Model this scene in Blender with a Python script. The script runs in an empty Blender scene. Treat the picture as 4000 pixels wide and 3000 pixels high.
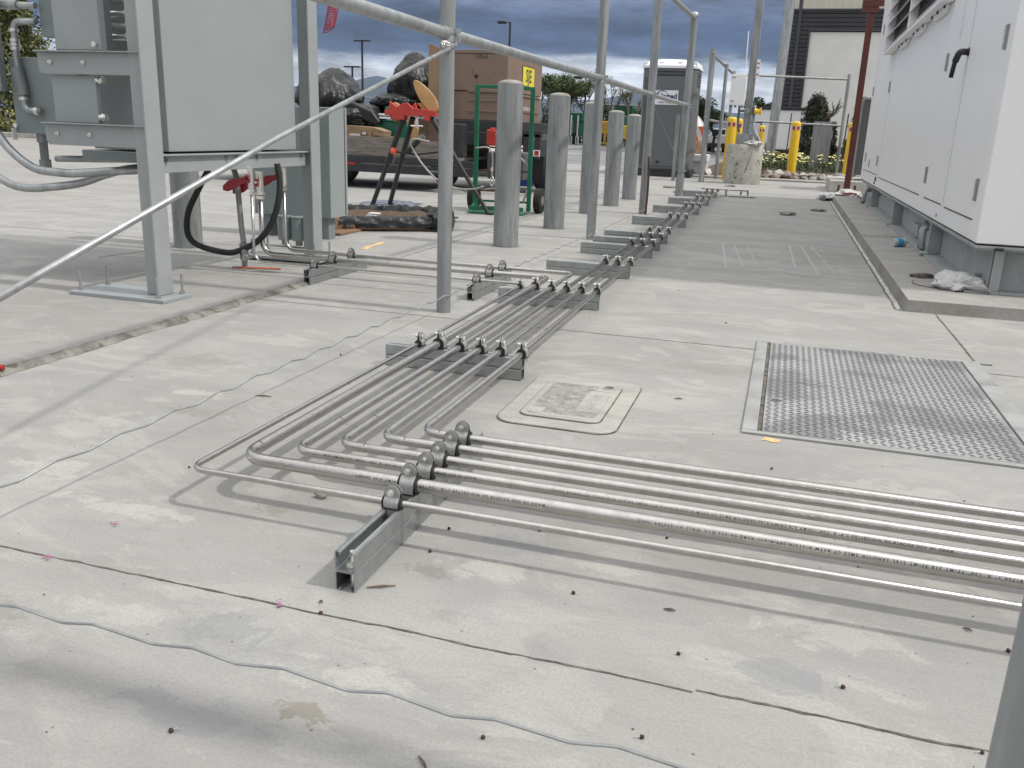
import bpy, math, random
from mathutils import Vector, Matrix, noise
random.seed(7)
S = bpy.context.scene
R = math.radians
# ------------------------------------------------------------ camera, sky, sun, exposure
cam_d = bpy.data.cameras.new('camera'); cam = bpy.data.objects.new('camera', cam_d)
S.collection.objects.link(cam); S.camera = cam
cam_d.sensor_width = 36; cam_d.lens = 30.686; cam_d.clip_start = .02; cam_d.clip_end = 9000
cr, cd, cf = Vector((.95470577, .29539678, .03574411)), Vector((.11553297, -.25730522, -.95939885)), Vector((-.27420618, .92007324, -.27977885))
mw = Matrix.Identity(4)
for i in range(3):
    mw[i][0] = cr[i]; mw[i][1] = -cd[i]; mw[i][2] = -cf[i]
mw[2][3] = .85
cam.matrix_world = mw
W = bpy.data.worlds.new('World'); S.world = W; W.use_nodes = True
SUN_EL, SUN_AZ = R(51.3), R(90)          # the sun stands in +X
def world():
    nt = W.node_tree; N = nt.nodes; L = nt.links; N.clear()
    out = N.new('ShaderNodeOutputWorld'); bg = N.new('ShaderNodeBackground'); L.new(bg.outputs[0], out.inputs[0])
    sky = N.new('ShaderNodeTexSky'); sky.sky_type = 'NISHITA'; sky.sun_disc = False
    sky.sun_elevation = SUN_EL; sky.sun_rotation = SUN_AZ
    tc = N.new('ShaderNodeTexCoord'); sep = N.new('ShaderNodeSeparateXYZ'); L.new(tc.outputs['Generated'], sep.inputs[0])
    def math_(op, a, b=None, c=None):
        n = N.new('ShaderNodeMath'); n.operation = op
        for i, v in enumerate((a, b, c)):
            if v is None: continue
            if isinstance(v, (int, float)): n.inputs[i].default_value = v
            else: L.new(v, n.inputs[i])
        return n.outputs[0]
    def nz(scale, zs, det, rough=.55, off=0):
        mp = N.new('ShaderNodeMapping'); mp.inputs['Scale'].default_value = (scale, scale, scale * zs); mp.inputs['Location'].default_value = (off, off, off)
        L.new(tc.outputs['Generated'], mp.inputs[0])
        n = N.new('ShaderNodeTexNoise'); n.inputs['Scale'].default_value = 1; n.inputs['Detail'].default_value = det; n.inputs['Roughness'].default_value = rough
        L.new(mp.outputs[0], n.inputs['Vector']); return n.outputs['Fac']
    z = sep.outputs['Z']
    # cloud base height wobbles with direction
    wob = math_('SUBTRACT', nz(5, 7, 5, .55, 3.1), .5)
    wob2 = math_('SUBTRACT', nz(22, 5, 5, .6, 9.7), .5)
    zz = math_('ADD', z, math_('MULTIPLY', wob, .052))
    zz = math_('ADD', zz, math_('MULTIPLY', wob2, .016))
    r = N.new('ShaderNodeValToRGB'); e = r.color_ramp
    el = [(0.0, (.50, .61, .75)), (.016, (.58, .69, .82)), (.034, (.92, .95, .99)), (.058, (.82, .86, .92)), (.070, (.52, .58, .68)), (.079, (.075, .112, .215)), (.102, (.055, .085, .17)),
          (.132, (.13, .165, .26)), (.155, (.19, .225, .31)), (.20, (.55, .58, .65)), (.30, (.98, 1.0, 1.04)), (.78, (1.4, 1.4, 1.4)), (1.0, (2.15, 2.13, 2.1))]
    while len(e.elements) < len(el): e.elements.new(.5)
    for k, (p, c) in zip(e.elements, el): k.position = p; k.color = (*c, 1)
    L.new(zz, r.inputs[0])
    # wisps
    w = nz(9, 4.5, 7, .62, 1.3)
    mr = N.new('ShaderNodeMapRange'); mr.inputs[1].default_value = .35; mr.inputs[2].default_value = .72; mr.inputs[3].default_value = .50; mr.inputs[4].default_value = 1.95
    L.new(w, mr.inputs[0])
    mul = N.new('ShaderNodeVectorMath'); mul.operation = 'SCALE'; L.new(r.outputs[0], mul.inputs[0]); L.new(mr.outputs[0], mul.inputs['Scale'])
    # unseen low sky behind the camera, brightened to lift surfaces facing it
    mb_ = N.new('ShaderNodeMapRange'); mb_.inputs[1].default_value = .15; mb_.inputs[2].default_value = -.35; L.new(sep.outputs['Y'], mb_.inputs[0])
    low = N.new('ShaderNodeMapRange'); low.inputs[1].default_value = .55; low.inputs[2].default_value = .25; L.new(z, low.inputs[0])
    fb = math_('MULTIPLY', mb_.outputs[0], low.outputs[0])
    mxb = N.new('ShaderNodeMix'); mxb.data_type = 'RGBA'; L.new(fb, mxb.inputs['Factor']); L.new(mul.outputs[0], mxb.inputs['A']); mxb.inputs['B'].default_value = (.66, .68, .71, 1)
    # a little open blue sky between the clouds
    sk = N.new('ShaderNodeVectorMath'); sk.operation = 'SCALE'; sk.inputs['Scale'].default_value = .09; L.new(sky.outputs[0], sk.inputs[0])
    mx = N.new('ShaderNodeMix'); mx.data_type = 'RGBA'; mx.inputs['Factor'].default_value = .14
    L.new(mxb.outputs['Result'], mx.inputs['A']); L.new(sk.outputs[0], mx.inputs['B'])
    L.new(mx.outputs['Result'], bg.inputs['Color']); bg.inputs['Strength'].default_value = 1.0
world()
sd = bpy.data.lights.new('sun', 'SUN'); sun = bpy.data.objects.new('sun', sd); S.collection.objects.link(sun)
sd.energy = 2.9; sd.angle = R(2.4); sd.color = (1, .955, .89)
sun.rotation_euler = Vector((math.cos(SUN_EL), 0, math.sin(SUN_EL))).to_track_quat('Z', 'Y').to_euler()
S.view_settings.view_transform = 'Standard'; S.view_settings.look = 'None'
S.view_settings.exposure = -0.14; S.view_settings.gamma = 1
S.render.engine = 'CYCLES'
S.cycles.max_bounces = 6; S.cycles.volume_bounces = 0

# ------------------------------------------------------------ materials
def mat(name, col, rough=.6, metal=0, var=.12, scale=6, col2=None, bump=0, bscale=60, stretch=(1, 1, 1), spot=None, emit=0, det=5, th=(.35, .65), spec=.5):
    m = bpy.data.materials.new(name); m.use_nodes = True; nt = m.node_tree; N = nt.nodes; L = nt.links
    b = N['Principled BSDF']; b.inputs['Metallic'].default_value = metal; b.inputs['Roughness'].default_value = rough
    b.inputs['Specular IOR Level'].default_value = spec
    geo = N.new('ShaderNodeNewGeometry'); mp = N.new('ShaderNodeMapping'); mp.inputs['Scale'].default_value = stretch
    L.new(geo.outputs['Position'], mp.inputs[0])
    n = N.new('ShaderNodeTexNoise'); n.inputs['Scale'].default_value = scale; n.inputs['Detail'].default_value = det; n.inputs['Roughness'].default_value = .6
    L.new(mp.outputs[0], n.inputs['Vector'])
    r = N.new('ShaderNodeValToRGB'); a = [c * (1 - var) for c in col]; c2 = col2 or [min(1, c * (1 + var)) for c in col]
    r.color_ramp.elements[0].color = (*a, 1); r.color_ramp.elements[1].color = (*c2, 1)
    r.color_ramp.elements[0].position, r.color_ramp.elements[1].position = th
    L.new(n.outputs['Fac'], r.inputs[0]); cout = r.outputs[0]
    if spot:                                                     # spots of dirt or rust: (colour, scale, threshold)
        n2 = N.new('ShaderNodeTexNoise'); n2.inputs['Scale'].default_value = spot[1]; n2.inputs['Detail'].default_value = 6
        L.new(mp.outputs[0], n2.inputs['Vector'])
        mr = N.new('ShaderNodeMapRange'); mr.inputs[1].default_value = spot[2]; mr.inputs[2].default_value = spot[2] + .08; L.new(n2.outputs['Fac'], mr.inputs[0])
        mx = N.new('ShaderNodeMix'); mx.data_type = 'RGBA'; L.new(mr.outputs[0], mx.inputs['Factor']); L.new(cout, mx.inputs['A']); mx.inputs['B'].default_value = (*spot[0], 1); cout = mx.outputs['Result']
    L.new(cout, b.inputs['Base Color'])
    if rough > .15:
        rr = N.new('ShaderNodeMapRange'); rr.inputs[3].default_value = rough * .85; rr.inputs[4].default_value = min(1, rough * 1.15); L.new(n.outputs['Fac'], rr.inputs[0]); L.new(rr.outputs[0], b.inputs['Roughness'])
    if bump:
        n3 = N.new('ShaderNodeTexNoise'); n3.inputs['Scale'].default_value = bscale; n3.inputs['Detail'].default_value = 4; L.new(mp.outputs[0], n3.inputs['Vector'])
        bp = N.new('ShaderNodeBump'); bp.inputs['Strength'].default_value = bump; bp.inputs['Distance'].default_value = .01; L.new(n3.outputs['Fac'], bp.inputs['Height']); L.new(bp.outputs[0], b.inputs['Normal'])
    if emit:
        L.new(cout, b.inputs['Emission Color']); b.inputs['Emission Strength'].default_value = emit
    return m
def concrete(name, c1, c2, dirt=(.25, .235, .20), stretch=(1, 2.2, 1), patch=1.1, wet=None, pale=(.47, .457, .425), stains=()):
    m = bpy.data.materials.new(name); m.use_nodes = True; nt = m.node_tree; N = nt.nodes; L = nt.links
    b = N['Principled BSDF']; b.inputs['Roughness'].default_value = .82; b.inputs['Specular IOR Level'].default_value = .3
    geo = N.new('ShaderNodeNewGeometry'); P = geo.outputs['Position']
    def nz(sc, det=6, st=(1, 1, 1), rough=.6, dist=0, off=0):
        mp = N.new('ShaderNodeMapping'); mp.inputs['Scale'].default_value = st; mp.inputs['Location'].default_value = (off, off * .7, 0); L.new(P, mp.inputs[0])
        n = N.new('ShaderNodeTexNoise'); n.inputs['Scale'].default_value = sc; n.inputs['Detail'].default_value = det; n.inputs['Roughness'].default_value = rough; n.inputs['Distortion'].default_value = dist
        L.new(mp.outputs[0], n.inputs['Vector']); return n.outputs['Fac']
    def mr(v, a, b_, lo=0, hi=1):
        k = N.new('ShaderNodeMapRange'); k.inputs[1].default_value = a; k.inputs[2].default_value = b_; k.inputs[3].default_value = lo; k.inputs[4].default_value = hi; L.new(v, k.inputs[0]); return k.outputs[0]
    def mix(f, a, b_, mode='MIX'):
        k = N.new('ShaderNodeMix'); k.data_type = 'RGBA'; k.blend_type = mode
        for i, v in (('Factor', f), ('A', a), ('B', b_)):
            if isinstance(v, tuple): k.inputs[i].default_value = (*v, 1)
            elif isinstance(v, float): k.inputs[i].default_value = v
            else: L.new(v, k.inputs[i])
        return k.outputs['Result']
    c = mix(mr(nz(patch, 6, stretch, .6, .6), .36, .64), c1, c2)
    # pale worn skin with sharper edges, streaked the way it was trowelled
    c = mix(mr(nz(2.0, 9, (1, 1.7, 1), .62, 1.6, 5.3), .52, .58, 0, .34), c, pale)
    c = mix(mr(nz(.9, 8, (1, 1.4, 1), .62, 1.2, 15.3), .50, .60, 0, .40), c, (.315, .312, .300))
    c = mix(mr(nz(7, 7, (1, 3.0, 1), .65, .8, 2.1), .52, .72, 0, .35), c, tuple(x * .80 for x in c1))
    c = mix(mr(nz(2.6, 6, (1, 1.2, 1), .55, 1.4, 11.3), .56, .66, 0, .32), c, (.26, .268, .275))
    c = mix(mr(nz(13, 6, (1, 2.5, 1), .7, .6, 21.3), .60, .68, 0, .30), c, pale)
    shared = {}
    for (sx_, sy_, rx, ry, sc_, st_, am) in stains:               # individual stains where the slab has them
        mp = N.new('ShaderNodeMapping'); mp.inputs['Location'].default_value = (-sx_ / rx, -sy_ / ry, 0); mp.inputs['Scale'].default_value = (1 / rx, 1 / ry, 0); L.new(P, mp.inputs[0])
        le = N.new('ShaderNodeVectorMath'); le.operation = 'LENGTH'; L.new(mp.outputs[0], le.inputs[0])
        ad_ = N.new('ShaderNodeMath'); ad_.operation = 'MULTIPLY_ADD'; q_ = 13 if sc_ < 22 else 34
        if q_ not in shared: shared[q_] = nz(q_, 6, (1, 1.3, 1), .68, .8, 2.2)
        L.new(shared[q_], ad_.inputs[0]); ad_.inputs[1].default_value = 3.2; L.new(le.outputs['Value'], ad_.inputs[2])
        c = mix(mr(ad_.outputs[0], 2.25, 1.95, 0, am), c, st_)
    # fine grit
    c = mix(mr(nz(170, 3, (1, 1, 1), .7), .40, .62, .0, .32), c, tuple(x * .72 for x in c1))
    c = mix(mr(nz(48, 5, (1, 2, 1), .7, 0, 3), .66, .74, 0, .6), c, dirt)
    # pits and specks
    for sc, th, amt in ((26, .085, .75), (70, .11, .5)):
        mpn = N.new('ShaderNodeMapping'); L.new(P, mpn.inputs[0])
        v = N.new('ShaderNodeTexVoronoi'); v.inputs['Scale'].default_value = sc; L.new(mpn.outputs[0], v.inputs['Vector'])
        sel = N.new('ShaderNodeMath'); sel.operation = 'LESS_THAN'; sel.inputs[1].default_value = .20
        sx = N.new('ShaderNodeSeparateColor'); L.new(v.outputs['Color'], sx.inputs[0]); L.new(sx.outputs[0], sel.inputs[0])
        s = mr(v.outputs['Distance'], th, th * .6, 0, amt)
        mm = N.new('ShaderNodeMath'); mm.operation = 'MULTIPLY'; L.new(s, mm.inputs[0]); L.new(sel.outputs[0], mm.inputs[1])
        c = mix(mm.outputs[0], c, (.12, .105, .09))
    # blotches of dirt
    c = mix(mr(nz(1.7, 8, (1, 1, 1), .7, .4, 8.8), .62, .70, 0, .45), c, dirt)
    if wet: c = mix(mr(nz(1.3, 7, (1, 1, 1), .6, 1.0, 1.8), wet, wet + .03, 0, .5), c, (.17, .165, .155))
    L.new(c, b.inputs['Base Color'])
    bp = N.new('ShaderNodeBump'); bp.inputs['Strength'].default_value = .35; bp.inputs['Distance'].default_value = .004
    ad = N.new('ShaderNodeMath'); ad.operation = 'ADD'; L.new(nz(90, 5, (1, 1.4, 1), .65), ad.inputs[0]); L.new(nz(9, 4, (1, 2, 1)), ad.inputs[1]); L.new(ad.outputs[0], bp.inputs['Height'])
    L.new(bp.outputs[0], b.inputs['Normal'])
    return m
M = {}
PA, DI, CO = (.47, .455, .42), (.20, .185, .15), (.225, .235, .25)
M['conc'] = concrete('concrete_yard', (.288, .282, .270), (.356, .349, .334), stains=[(-1.66, 1.60, .14, .10, 14, PA, .55), (-1.33, 1.485, .26, .055, 16, PA, .6), (-1.80, 1.90, .12, .20, 10, PA, .4), (-1.72, 2.28, .20, .05, 18, PA, .6), (-.47, 1.50, .15, .07, 15, PA, .55), (-.59, 1.09, .20, .06, 16, PA, .5), (-.25, 1.60, .14, .035, 20, PA, .6), (.17, 1.50, .22, .08, 14, PA, .45), (-1.05, 1.12, .18, .05, 16, PA, .45), (.35, 2.25, .30, .12, 9, PA, .4), (-1.9, 3.0, .30, .12, 10, PA, .4),
    (-.595, 1.455, .075, .045, 40, DI, .6), (-.60, .985, .075, .035, 42, DI, .7), (-1.03, 1.59, .07, .04, 36, DI, .45), (-1.62, 2.12, .22, .06, 24, DI, .35), (-1.25, 1.05, .14, .06, 26, DI, .35), (-2.0, 2.6, .3, .14, 14, DI, .28), (.05, 1.9, .22, .05, 20, DI, .3), (-.15, 3.3, .4, .12, 12, DI, .25), (.35, 7.2, .5, .9, 4, DI, .35), (-.3, 9.0, .8, .8, 3, DI, .3),
    (-.84, 1.13, .17, .08, 9, CO, .5), (-.78, .93, .2, .06, 9, CO, .5), (.10, 1.33, .16, .06, 10, CO, .5), (-.47, 1.64, .16, .05, 12, CO, .45), (-1.5, 2.7, .5, .16, 6, CO, .3)])
M['conc2'] = concrete('concrete_pad', (.275, .268, .254), (.340, .331, .313), patch=.8, pale=(.42, .41, .385))
M['conc3'] = concrete('concrete_generator_pad', (.30, .29, .272), (.375, .362, .34), wet=.60)
M['concy'] = concrete('concrete_cast', (.42, .40, .36), (.52, .50, .46), patch=3)
M['asph'] = mat('asphalt', (.20, .20, .20), .9, var=.12, scale=.7, bump=.3, bscale=80)
M['joint'] = mat('joint_dirt', (.12, .105, .085), .95, var=.6, scale=30, bump=.6, bscale=120)
M['rough'] = mat('rough_edge', (.20, .19, .17), .95, var=.35, scale=11, bump=1, bscale=70, spot=((.12, .105, .08), 16, .55))
M['caulk'] = mat('caulk', (.50, .50, .48), .8, var=.25, scale=22, spot=((.2, .19, .17), 30, .58))
M['galv'] = mat('galvanized', (.40, .415, .415), .42, .75, var=.18, scale=16, bump=.12, bscale=40, stretch=(1, 1, .3), spot=((.30, .29, .26), 22, .66))
M['galvd'] = mat('galvanized_dull', (.285, .30, .30), .58, .45, var=.22, scale=9, bump=.25, bscale=30, stretch=(1.6, 1.6, .22), spot=((.20, .205, .20), 17, .62))
M['strut'] = mat('zinc_strut', (.37, .39, .39), .36, .8, var=.10, scale=30, stretch=(1, 1, 1), spot=((.35, .37, .37), 40, .63))
M['zinc'] = mat('zinc_bolt', (.78, .77, .72), .25, .95, var=.1)
M['clamp'] = mat('clamp_steel', (.40, .40, .39), .42, .6, var=.10, scale=60, bump=.15, bscale=300)
M['steel'] = mat('stainless_tube', (.50, .482, .455), .22, 1.0, var=.07, scale=40, bump=.06, bscale=260, spot=((.37, .36, .34), 60, .66))
M['ink'] = mat('ink', (.07, .064, .057), .7, var=.2)
M['rubber'] = mat('black_rubber', (.018, .018, .018), .7, var=.2)
M['black'] = mat('black_paint', (.022, .023, .025), .5, var=.3)
M['grey'] = mat('grey_green_paint', (.285, .312, .312), .42, var=.035, scale=3, spec=.4)
M['greyc'] = mat('grey_frame_paint', (.305, .325, .328), .4, var=.05, scale=5, bump=.06, bscale=200)
M['greyd'] = mat('grey_cabinet_paint', (.20, .235, .235), .45, var=.06, scale=4)
M['white'] = mat('white_powder_coat', (.80, .80, .80), .38, var=.02, scale=2, bump=.02, bscale=300)
M['skid'] = mat('grey_skid_paint', (.30, .32, .32), .5, var=.08, scale=5, spot=((.24, .25, .25), 9, .6))
M['red'] = mat('red_handle', (.36, .012, .025), .35, var=.12)
M['redp'] = mat('red_paint', (.48, .045, .03), .45, var=.15)
M['oxide'] = mat('red_oxide_primer', (.105, .028, .02), .6, var=.15, scale=9)
M['orange'] = mat('orange_cap', (.70, .10, .05), .4, var=.08)
M['rust'] = mat('rust', (.075, .038, .028), .9, var=.4, scale=40, bump=.5)
M['plastic'] = mat('black_plastic_sheet', (.014, .015, .016), .40, var=.3, scale=9, bump=.35, bscale=20, spec=.38)
M['card'] = mat('cardboard', (.30, .20, .12), .85, var=.10, scale=5)
M['cardd'] = mat('old_cardboard', (.21, .13, .08), .85, var=.2, scale=8)
M['brown'] = mat('brown_job_box_paint', (.215, .150, .112), .5, var=.07, scale=4, spot=((.13, .09, .07), 8, .66))
M['wood'] = mat('grey_wood', (.19, .17, .15), .85, var=.25, scale=6, stretch=(.5, 2, 6), spot=((.05, .045, .04), 9, .62))
M['ply'] = mat('weathered_plywood', (.20, .15, .11), .85, var=.25, scale=9, stretch=(8, 1, .6))
M['tan'] = mat('tan_leather', (.42, .26, .11), .6, var=.2, scale=7, spot=((.10, .06, .03), 25, .68))
M['green'] = mat('green_paint', (.008, .125, .065), .42, var=.15, scale=8)
M['greenb'] = mat('green_plastic', (.006, .11, .06), .45, var=.1)
M['blue'] = mat('blue_plastic', (.03, .07, .32), .45, var=.08)
M['yellow'] = mat('yellow_sleeve', (.72, .47, .02), .4, var=.05, scale=4, spot=((.25, .16, .02), 12, .70))
M['reflw'] = mat('reflective_white', (.55, .55, .55), .3, var=.05)
M['reflr'] = mat('reflective_red', (.40, .02, .02), .3, var=.05)
M['toilet'] = mat('grey_toilet_plastic', (.125, .132, .138), .5, var=.05, scale=2)
M['toiletw'] = mat('white_roof_plastic', (.80, .81, .83), .5, var=.03)
M['paper'] = mat('white_sign', (.78, .78, .80), .5, var=.02)
M['navy'] = mat('navy_ink', (.015, .02, .12), .5, var=.02)
M['sign'] = mat('yellow_sign', (.75, .65, .04), .4, var=.03)
M['clad'] = mat('dark_cladding', (.062, .062, .070), .55, var=.08, scale=2)
M['roller'] = mat('roller_door', (.80, .795, .76), .6, var=.04, scale=1.5)
M['stucco'] = mat('cream_panel', (.60, .57, .48), .8, var=.06, scale=2, stretch=(3, 3, .3))
M['leaf'] = mat('leaves', (.045, .075, .022), .6, var=.5, scale=3, col2=(.11, .15, .045))
M['leafd'] = mat('dark_needles', (.022, .034, .018), .7, var=.5, scale=4, col2=(.055, .07, .032))
M['bush'] = mat('hedge_leaves', (.07, .10, .03), .6, var=.5, scale=3, col2=(.20, .21, .07))
M['bark'] = mat('bark', (.10, .08, .065), .9, var=.3)
M['flower'] = mat('yellow_flowers', (.60, .55, .18), .6, var=.1)
M['rock'] = mat('river_rock', (.30, .285, .26), .8, var=.3, scale=5, bump=.3, bscale=30)
M['soil'] = mat('soil', (.085, .055, .035), .95, var=.4, scale=30, bump=1, bscale=60)
M['mount'] = mat('forest_mountain', (.022, .034, .038), .95, var=.3, scale=.01)
M['bag'] = mat('plastic_bag', (.50, .50, .49), .35, var=.12, scale=25, bump=.4, bscale=60)
M['glass'] = mat('dark_glass', (.02, .025, .03), .08, var=.1)
M['car'] = mat('white_car_paint', (.72, .72, .72), .25, var=.02)
M['tire'] = mat('tire', (.02, .02, .02), .8, var=.2)
M['berry'] = mat('dried_berry', (.05, .016, .015), .6, var=.5, scale=200)
M['petal'] = mat('pink_petal', (.42, .10, .28), .6, var=.25, scale=120)
M['twig'] = mat('twig', (.14, .10, .065), .9, var=.3, scale=80)
M['orangew'] = mat('orange_stripe', (.85, .16, .05), .5, var=.03)
M['cabb'] = mat('dark_panel', (.085, .09, .09), .5, var=.05)
M['mach'] = mat('machine_yellow', (.50, .30, .03), .5, var=.15, scale=2)
M['hosew'] = mat('grey_hose', (.42, .40, .34), .6, var=.1)
M['coil'] = mat('red_air_hose', (.42, .012, .012), .55, var=.1)
M['cable'] = mat('steel_cable', (.36, .35, .31), .5, .4, var=.2)
M['plate'] = mat('checker_plate', (.33, .333, .33), .6, .15, var=.12, scale=2.2, spot=((.215, .219, .222), 3.0, .49), bump=.1)
M['lug'] = mat('checker_lug', (.115, .118, .122), .5, .3, var=.3, scale=12)
M['cover'] = concrete('cover_concrete', (.33, .32, .295), (.41, .40, .37), patch=5)
M['coverd'] = mat('cover_groove', (.37, .36, .34), .9, var=.25, scale=40, bump=.5, bscale=150)
M['spill'] = mat('paint_spill', (.62, .42, .22), .9, var=.2, scale=60)

# ------------------------------------------------------------ helpers
COL = S.collection
def tag(o, label=None, cat=None, group=None, kind=None):
    if label: o['label'] = label
    if cat: o['category'] = cat
    if group: o['group'] = group
    if kind: o['kind'] = kind
    return o
def thing(name, label, cat, loc=(0, 0, 0), rz=0, group=None):
    o = bpy.data.objects.new(name, None); COL.objects.link(o); o.location = loc; o.rotation_euler = (0, 0, rz); o.empty_display_size = .1
    return tag(o, label, cat, group)
def copy_tree(o, parent=None):
    c = o.copy(); COL.objects.link(c)
    if parent: c.parent = parent
    for ch in o.children: copy_tree(ch, c)
    return c
class MB:
    def __init__(s): s.v = []; s.f = []; s.m = []; s.cm = 0
    def add(s, vs, fs):
        n = len(s.v); s.v += [Vector(v) for v in vs]; s.f += [[i + n for i in f] for f in fs]; s.m += [s.cm] * len(fs); return s
    def mi(s, i): s.cm = i; return s
    def box(s, x0, y0, z0, x1, y1, z1):
        return s.add([(x0, y0, z0), (x1, y0, z0), (x1, y1, z0), (x0, y1, z0), (x0, y0, z1), (x1, y0, z1), (x1, y1, z1), (x0, y1, z1)],
                     [(0, 3, 2, 1), (4, 5, 6, 7), (0, 1, 5, 4), (1, 2, 6, 5), (2, 3, 7, 6), (3, 0, 4, 7)])
    def obox(s, c, dx, dy, dz):                                  # centre and three half-axis vectors
        c, dx, dy, dz = map(Vector, (c, dx, dy, dz))
        return s.add([c + a * dx + b * dy + e * dz for e in (-1, 1) for a, b in ((-1, -1), (1, -1), (1, 1), (-1, 1))],
                     [(0, 3, 2, 1), (4, 5, 6, 7), (0, 1, 5, 4), (1, 2, 6, 5), (2, 3, 7, 6), (3, 0, 4, 7)])
    def bar(s, a, b, w, h, up=(0, 0, 1)):
        a, b = Vector(a), Vector(b); d = b - a; u = Vector(up)
        sd_ = d.cross(u).normalized(); u = sd_.cross(d).normalized()
        return s.obox((a + b) / 2, d / 2, sd_ * w / 2, u * h / 2)
    def tube(s, pts, r, seg=12, caps=True, closed=False):
        pts = [Vector(p) for p in pts]; n = len(pts); rs = r if isinstance(r, (list, tuple)) else [r] * n
        base = len(s.v); prev = None
        for i, p in enumerate(pts):
            if closed: t = pts[(i + 1) % n] - pts[i - 1]
            else: t = pts[min(i + 1, n - 1)] - pts[max(i - 1, 0)]
            t.normalize()
            if prev is None:
                a = Vector((0, 0, 1)) if abs(t.z) < .9 else Vector((1, 0, 0)); u = t.cross(a).normalized()
            else: u = (prev - t * prev.dot(t)).normalized()
            prev = u; w = t.cross(u)
            # mitre so that bends keep their thickness
            for k in range(seg):
                an = 2 * math.pi * k / seg; s.v.append(p + (u * math.cos(an) + w * math.sin(an)) * rs[i])
        m = n if closed else n - 1
        for i in range(m):
            a0, b0 = base + i * seg, base + ((i + 1) % n) * seg
            for k in range(seg):
                k2 = (k + 1) % seg; s.f.append([a0 + k, a0 + k2, b0 + k2, b0 + k]); s.m.append(s.cm)
        if caps and not closed:
            s.f.append([base + k for k in range(seg)][::-1]); s.m.append(s.cm); s.f.append([base + (n - 1) * seg + k for k in range(seg)]); s.m.append(s.cm)
        return s
    def cyl(s, a, b, r, r2=None, seg=16, caps=True): return s.tube([a, b], [r, r if r2 is None else r2], seg, caps)
    def lathe(s, prof, c=(0, 0, 0), seg=24):                     # prof: (r, z)
        base = len(s.v)
        for r, z in prof:
            for k in range(seg):
                a = 2 * math.pi * k / seg; s.v.append(Vector((c[0] + r * math.cos(a), c[1] + r * math.sin(a), c[2] + z)))
        for i in range(len(prof) - 1):
            for k in range(seg):
                k2 = (k + 1) % seg; s.f.append([base + i * seg + k, base + i * seg + k2, base + (i + 1) * seg + k2, base + (i + 1) * seg + k]); s.m.append(s.cm)
        s.f.append([base + k for k in range(seg)][::-1]); s.m.append(s.cm); s.f.append([base + (len(prof) - 1) * seg + k for k in range(seg)]); s.m.append(s.cm)
        return s
    def prism(s, poly, O, U, V, Wv):                             # poly in (U,V), extruded along Wv
        O, U, V, Wv = map(Vector, (O, U, V, Wv)); n = len(poly)
        vs = [O + U * p[0] + V * p[1] for p in poly] + [O + U * p[0] + V * p[1] + Wv for p in poly]
        return s.add(vs, [list(range(n))[::-1], list(range(n, 2 * n))] + [(i, (i + 1) % n, (i + 1) % n + n, i + n) for i in range(n)])
    def hexnut(s, c, ax, r, h):
        ax = Vector(ax).normalized(); return s.tube([Vector(c) - ax * h / 2, Vector(c) + ax * h / 2], r, 6)
    def blob(s, c, r, sub=2, amp=.2, fr=2.0, seed=0, flat=None):
        bm = bmesh_ico(sub); c = Vector(c); r = Vector(r) if not isinstance(r, (int, float)) else Vector((r, r, r))
        vs = []
        for v in bm[0]:
            k = 1 + amp * noise.noise(v * fr + Vector((seed * 7.3, seed * 3.1, seed)))
            p = Vector((v.x * r.x, v.y * r.y, v.z * r.z)) * k
            if flat is not None and p.z < flat: p.z = flat
            vs.append(c + p)
        return s.add(vs, bm[1])
    def build(s, name, m, parent=None, smooth=None, bevel=0, world=True):
        me = bpy.data.meshes.new(name); off = Vector(parent.matrix_basis.translation) if (parent and world) else Vector((0, 0, 0))
        if parent and world and parent.parent: off = off + Vector(parent.parent.location)
        me.from_pydata([tuple(v - off) for v in s.v], [], s.f)
        ms = m if isinstance(m, list) else [m]
        for k in ms: me.materials.append(M[k] if isinstance(k, str) else k)
        if len(ms) > 1: me.polygons.foreach_set('material_index', s.m)
        me.validate(); me.update()
        import bmesh
        bm = bmesh.new(); bm.from_mesh(me); bmesh.ops.recalc_face_normals(bm, faces=bm.faces); bm.to_mesh(me); bm.free()
        if smooth is not None: me.shade_smooth() if smooth >= 180 else smooth_angle(me, smooth)
        o = bpy.data.objects.new(name, me); COL.objects.link(o)
        if parent: o.parent = parent
        if bevel:
            b = o.modifiers.new('bevel', 'BEVEL'); b.width = bevel; b.segments = 2; b.limit_method = 'ANGLE'; b.angle_limit = R(40)
        return o
def smooth_angle(me, deg):
    me.shade_smooth()
    me.set_sharp_from_angle(angle=R(deg))
_ico = {}
def bmesh_ico(sub):
    if sub not in _ico:
        import bmesh
        b = bmesh.new(); bmesh.ops.create_icosphere(b, subdivisions=sub, radius=1)
        b.verts.ensure_lookup_table(); _ico[sub] = ([v.co.copy() for v in b.verts], [[v.index for v in f.verts] for f in b.faces]); b.free()
    return _ico[sub]
def fillet(pts, r, n=8):
    pts = [Vector(p) for p in pts]; out = [pts[0]]
    for i in range(1, len(pts) - 1):
        a, b, c = pts[i - 1], pts[i], pts[i + 1]; u = (a - b).normalized(); v = (c - b).normalized()
        rr = r[i - 1] if isinstance(r, (list, tuple)) else r
        ang = u.angle(v); t = min(rr / math.tan(ang / 2), (a - b).length * .49, (c - b).length * .49); rr = t * math.tan(ang / 2)
        bis = (u + v).normalized(); cen = b + bis * rr / math.sin(ang / 2)
        p0, p1 = b + u * t - cen, b + v * t - cen; th = p0.angle(p1)
        for k in range(n + 1):
            f = k / n; out.append(cen + (p0 * math.sin((1 - f) * th) + p1 * math.sin(f * th)) / math.sin(th))
    out.append(pts[-1]); return out
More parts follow.
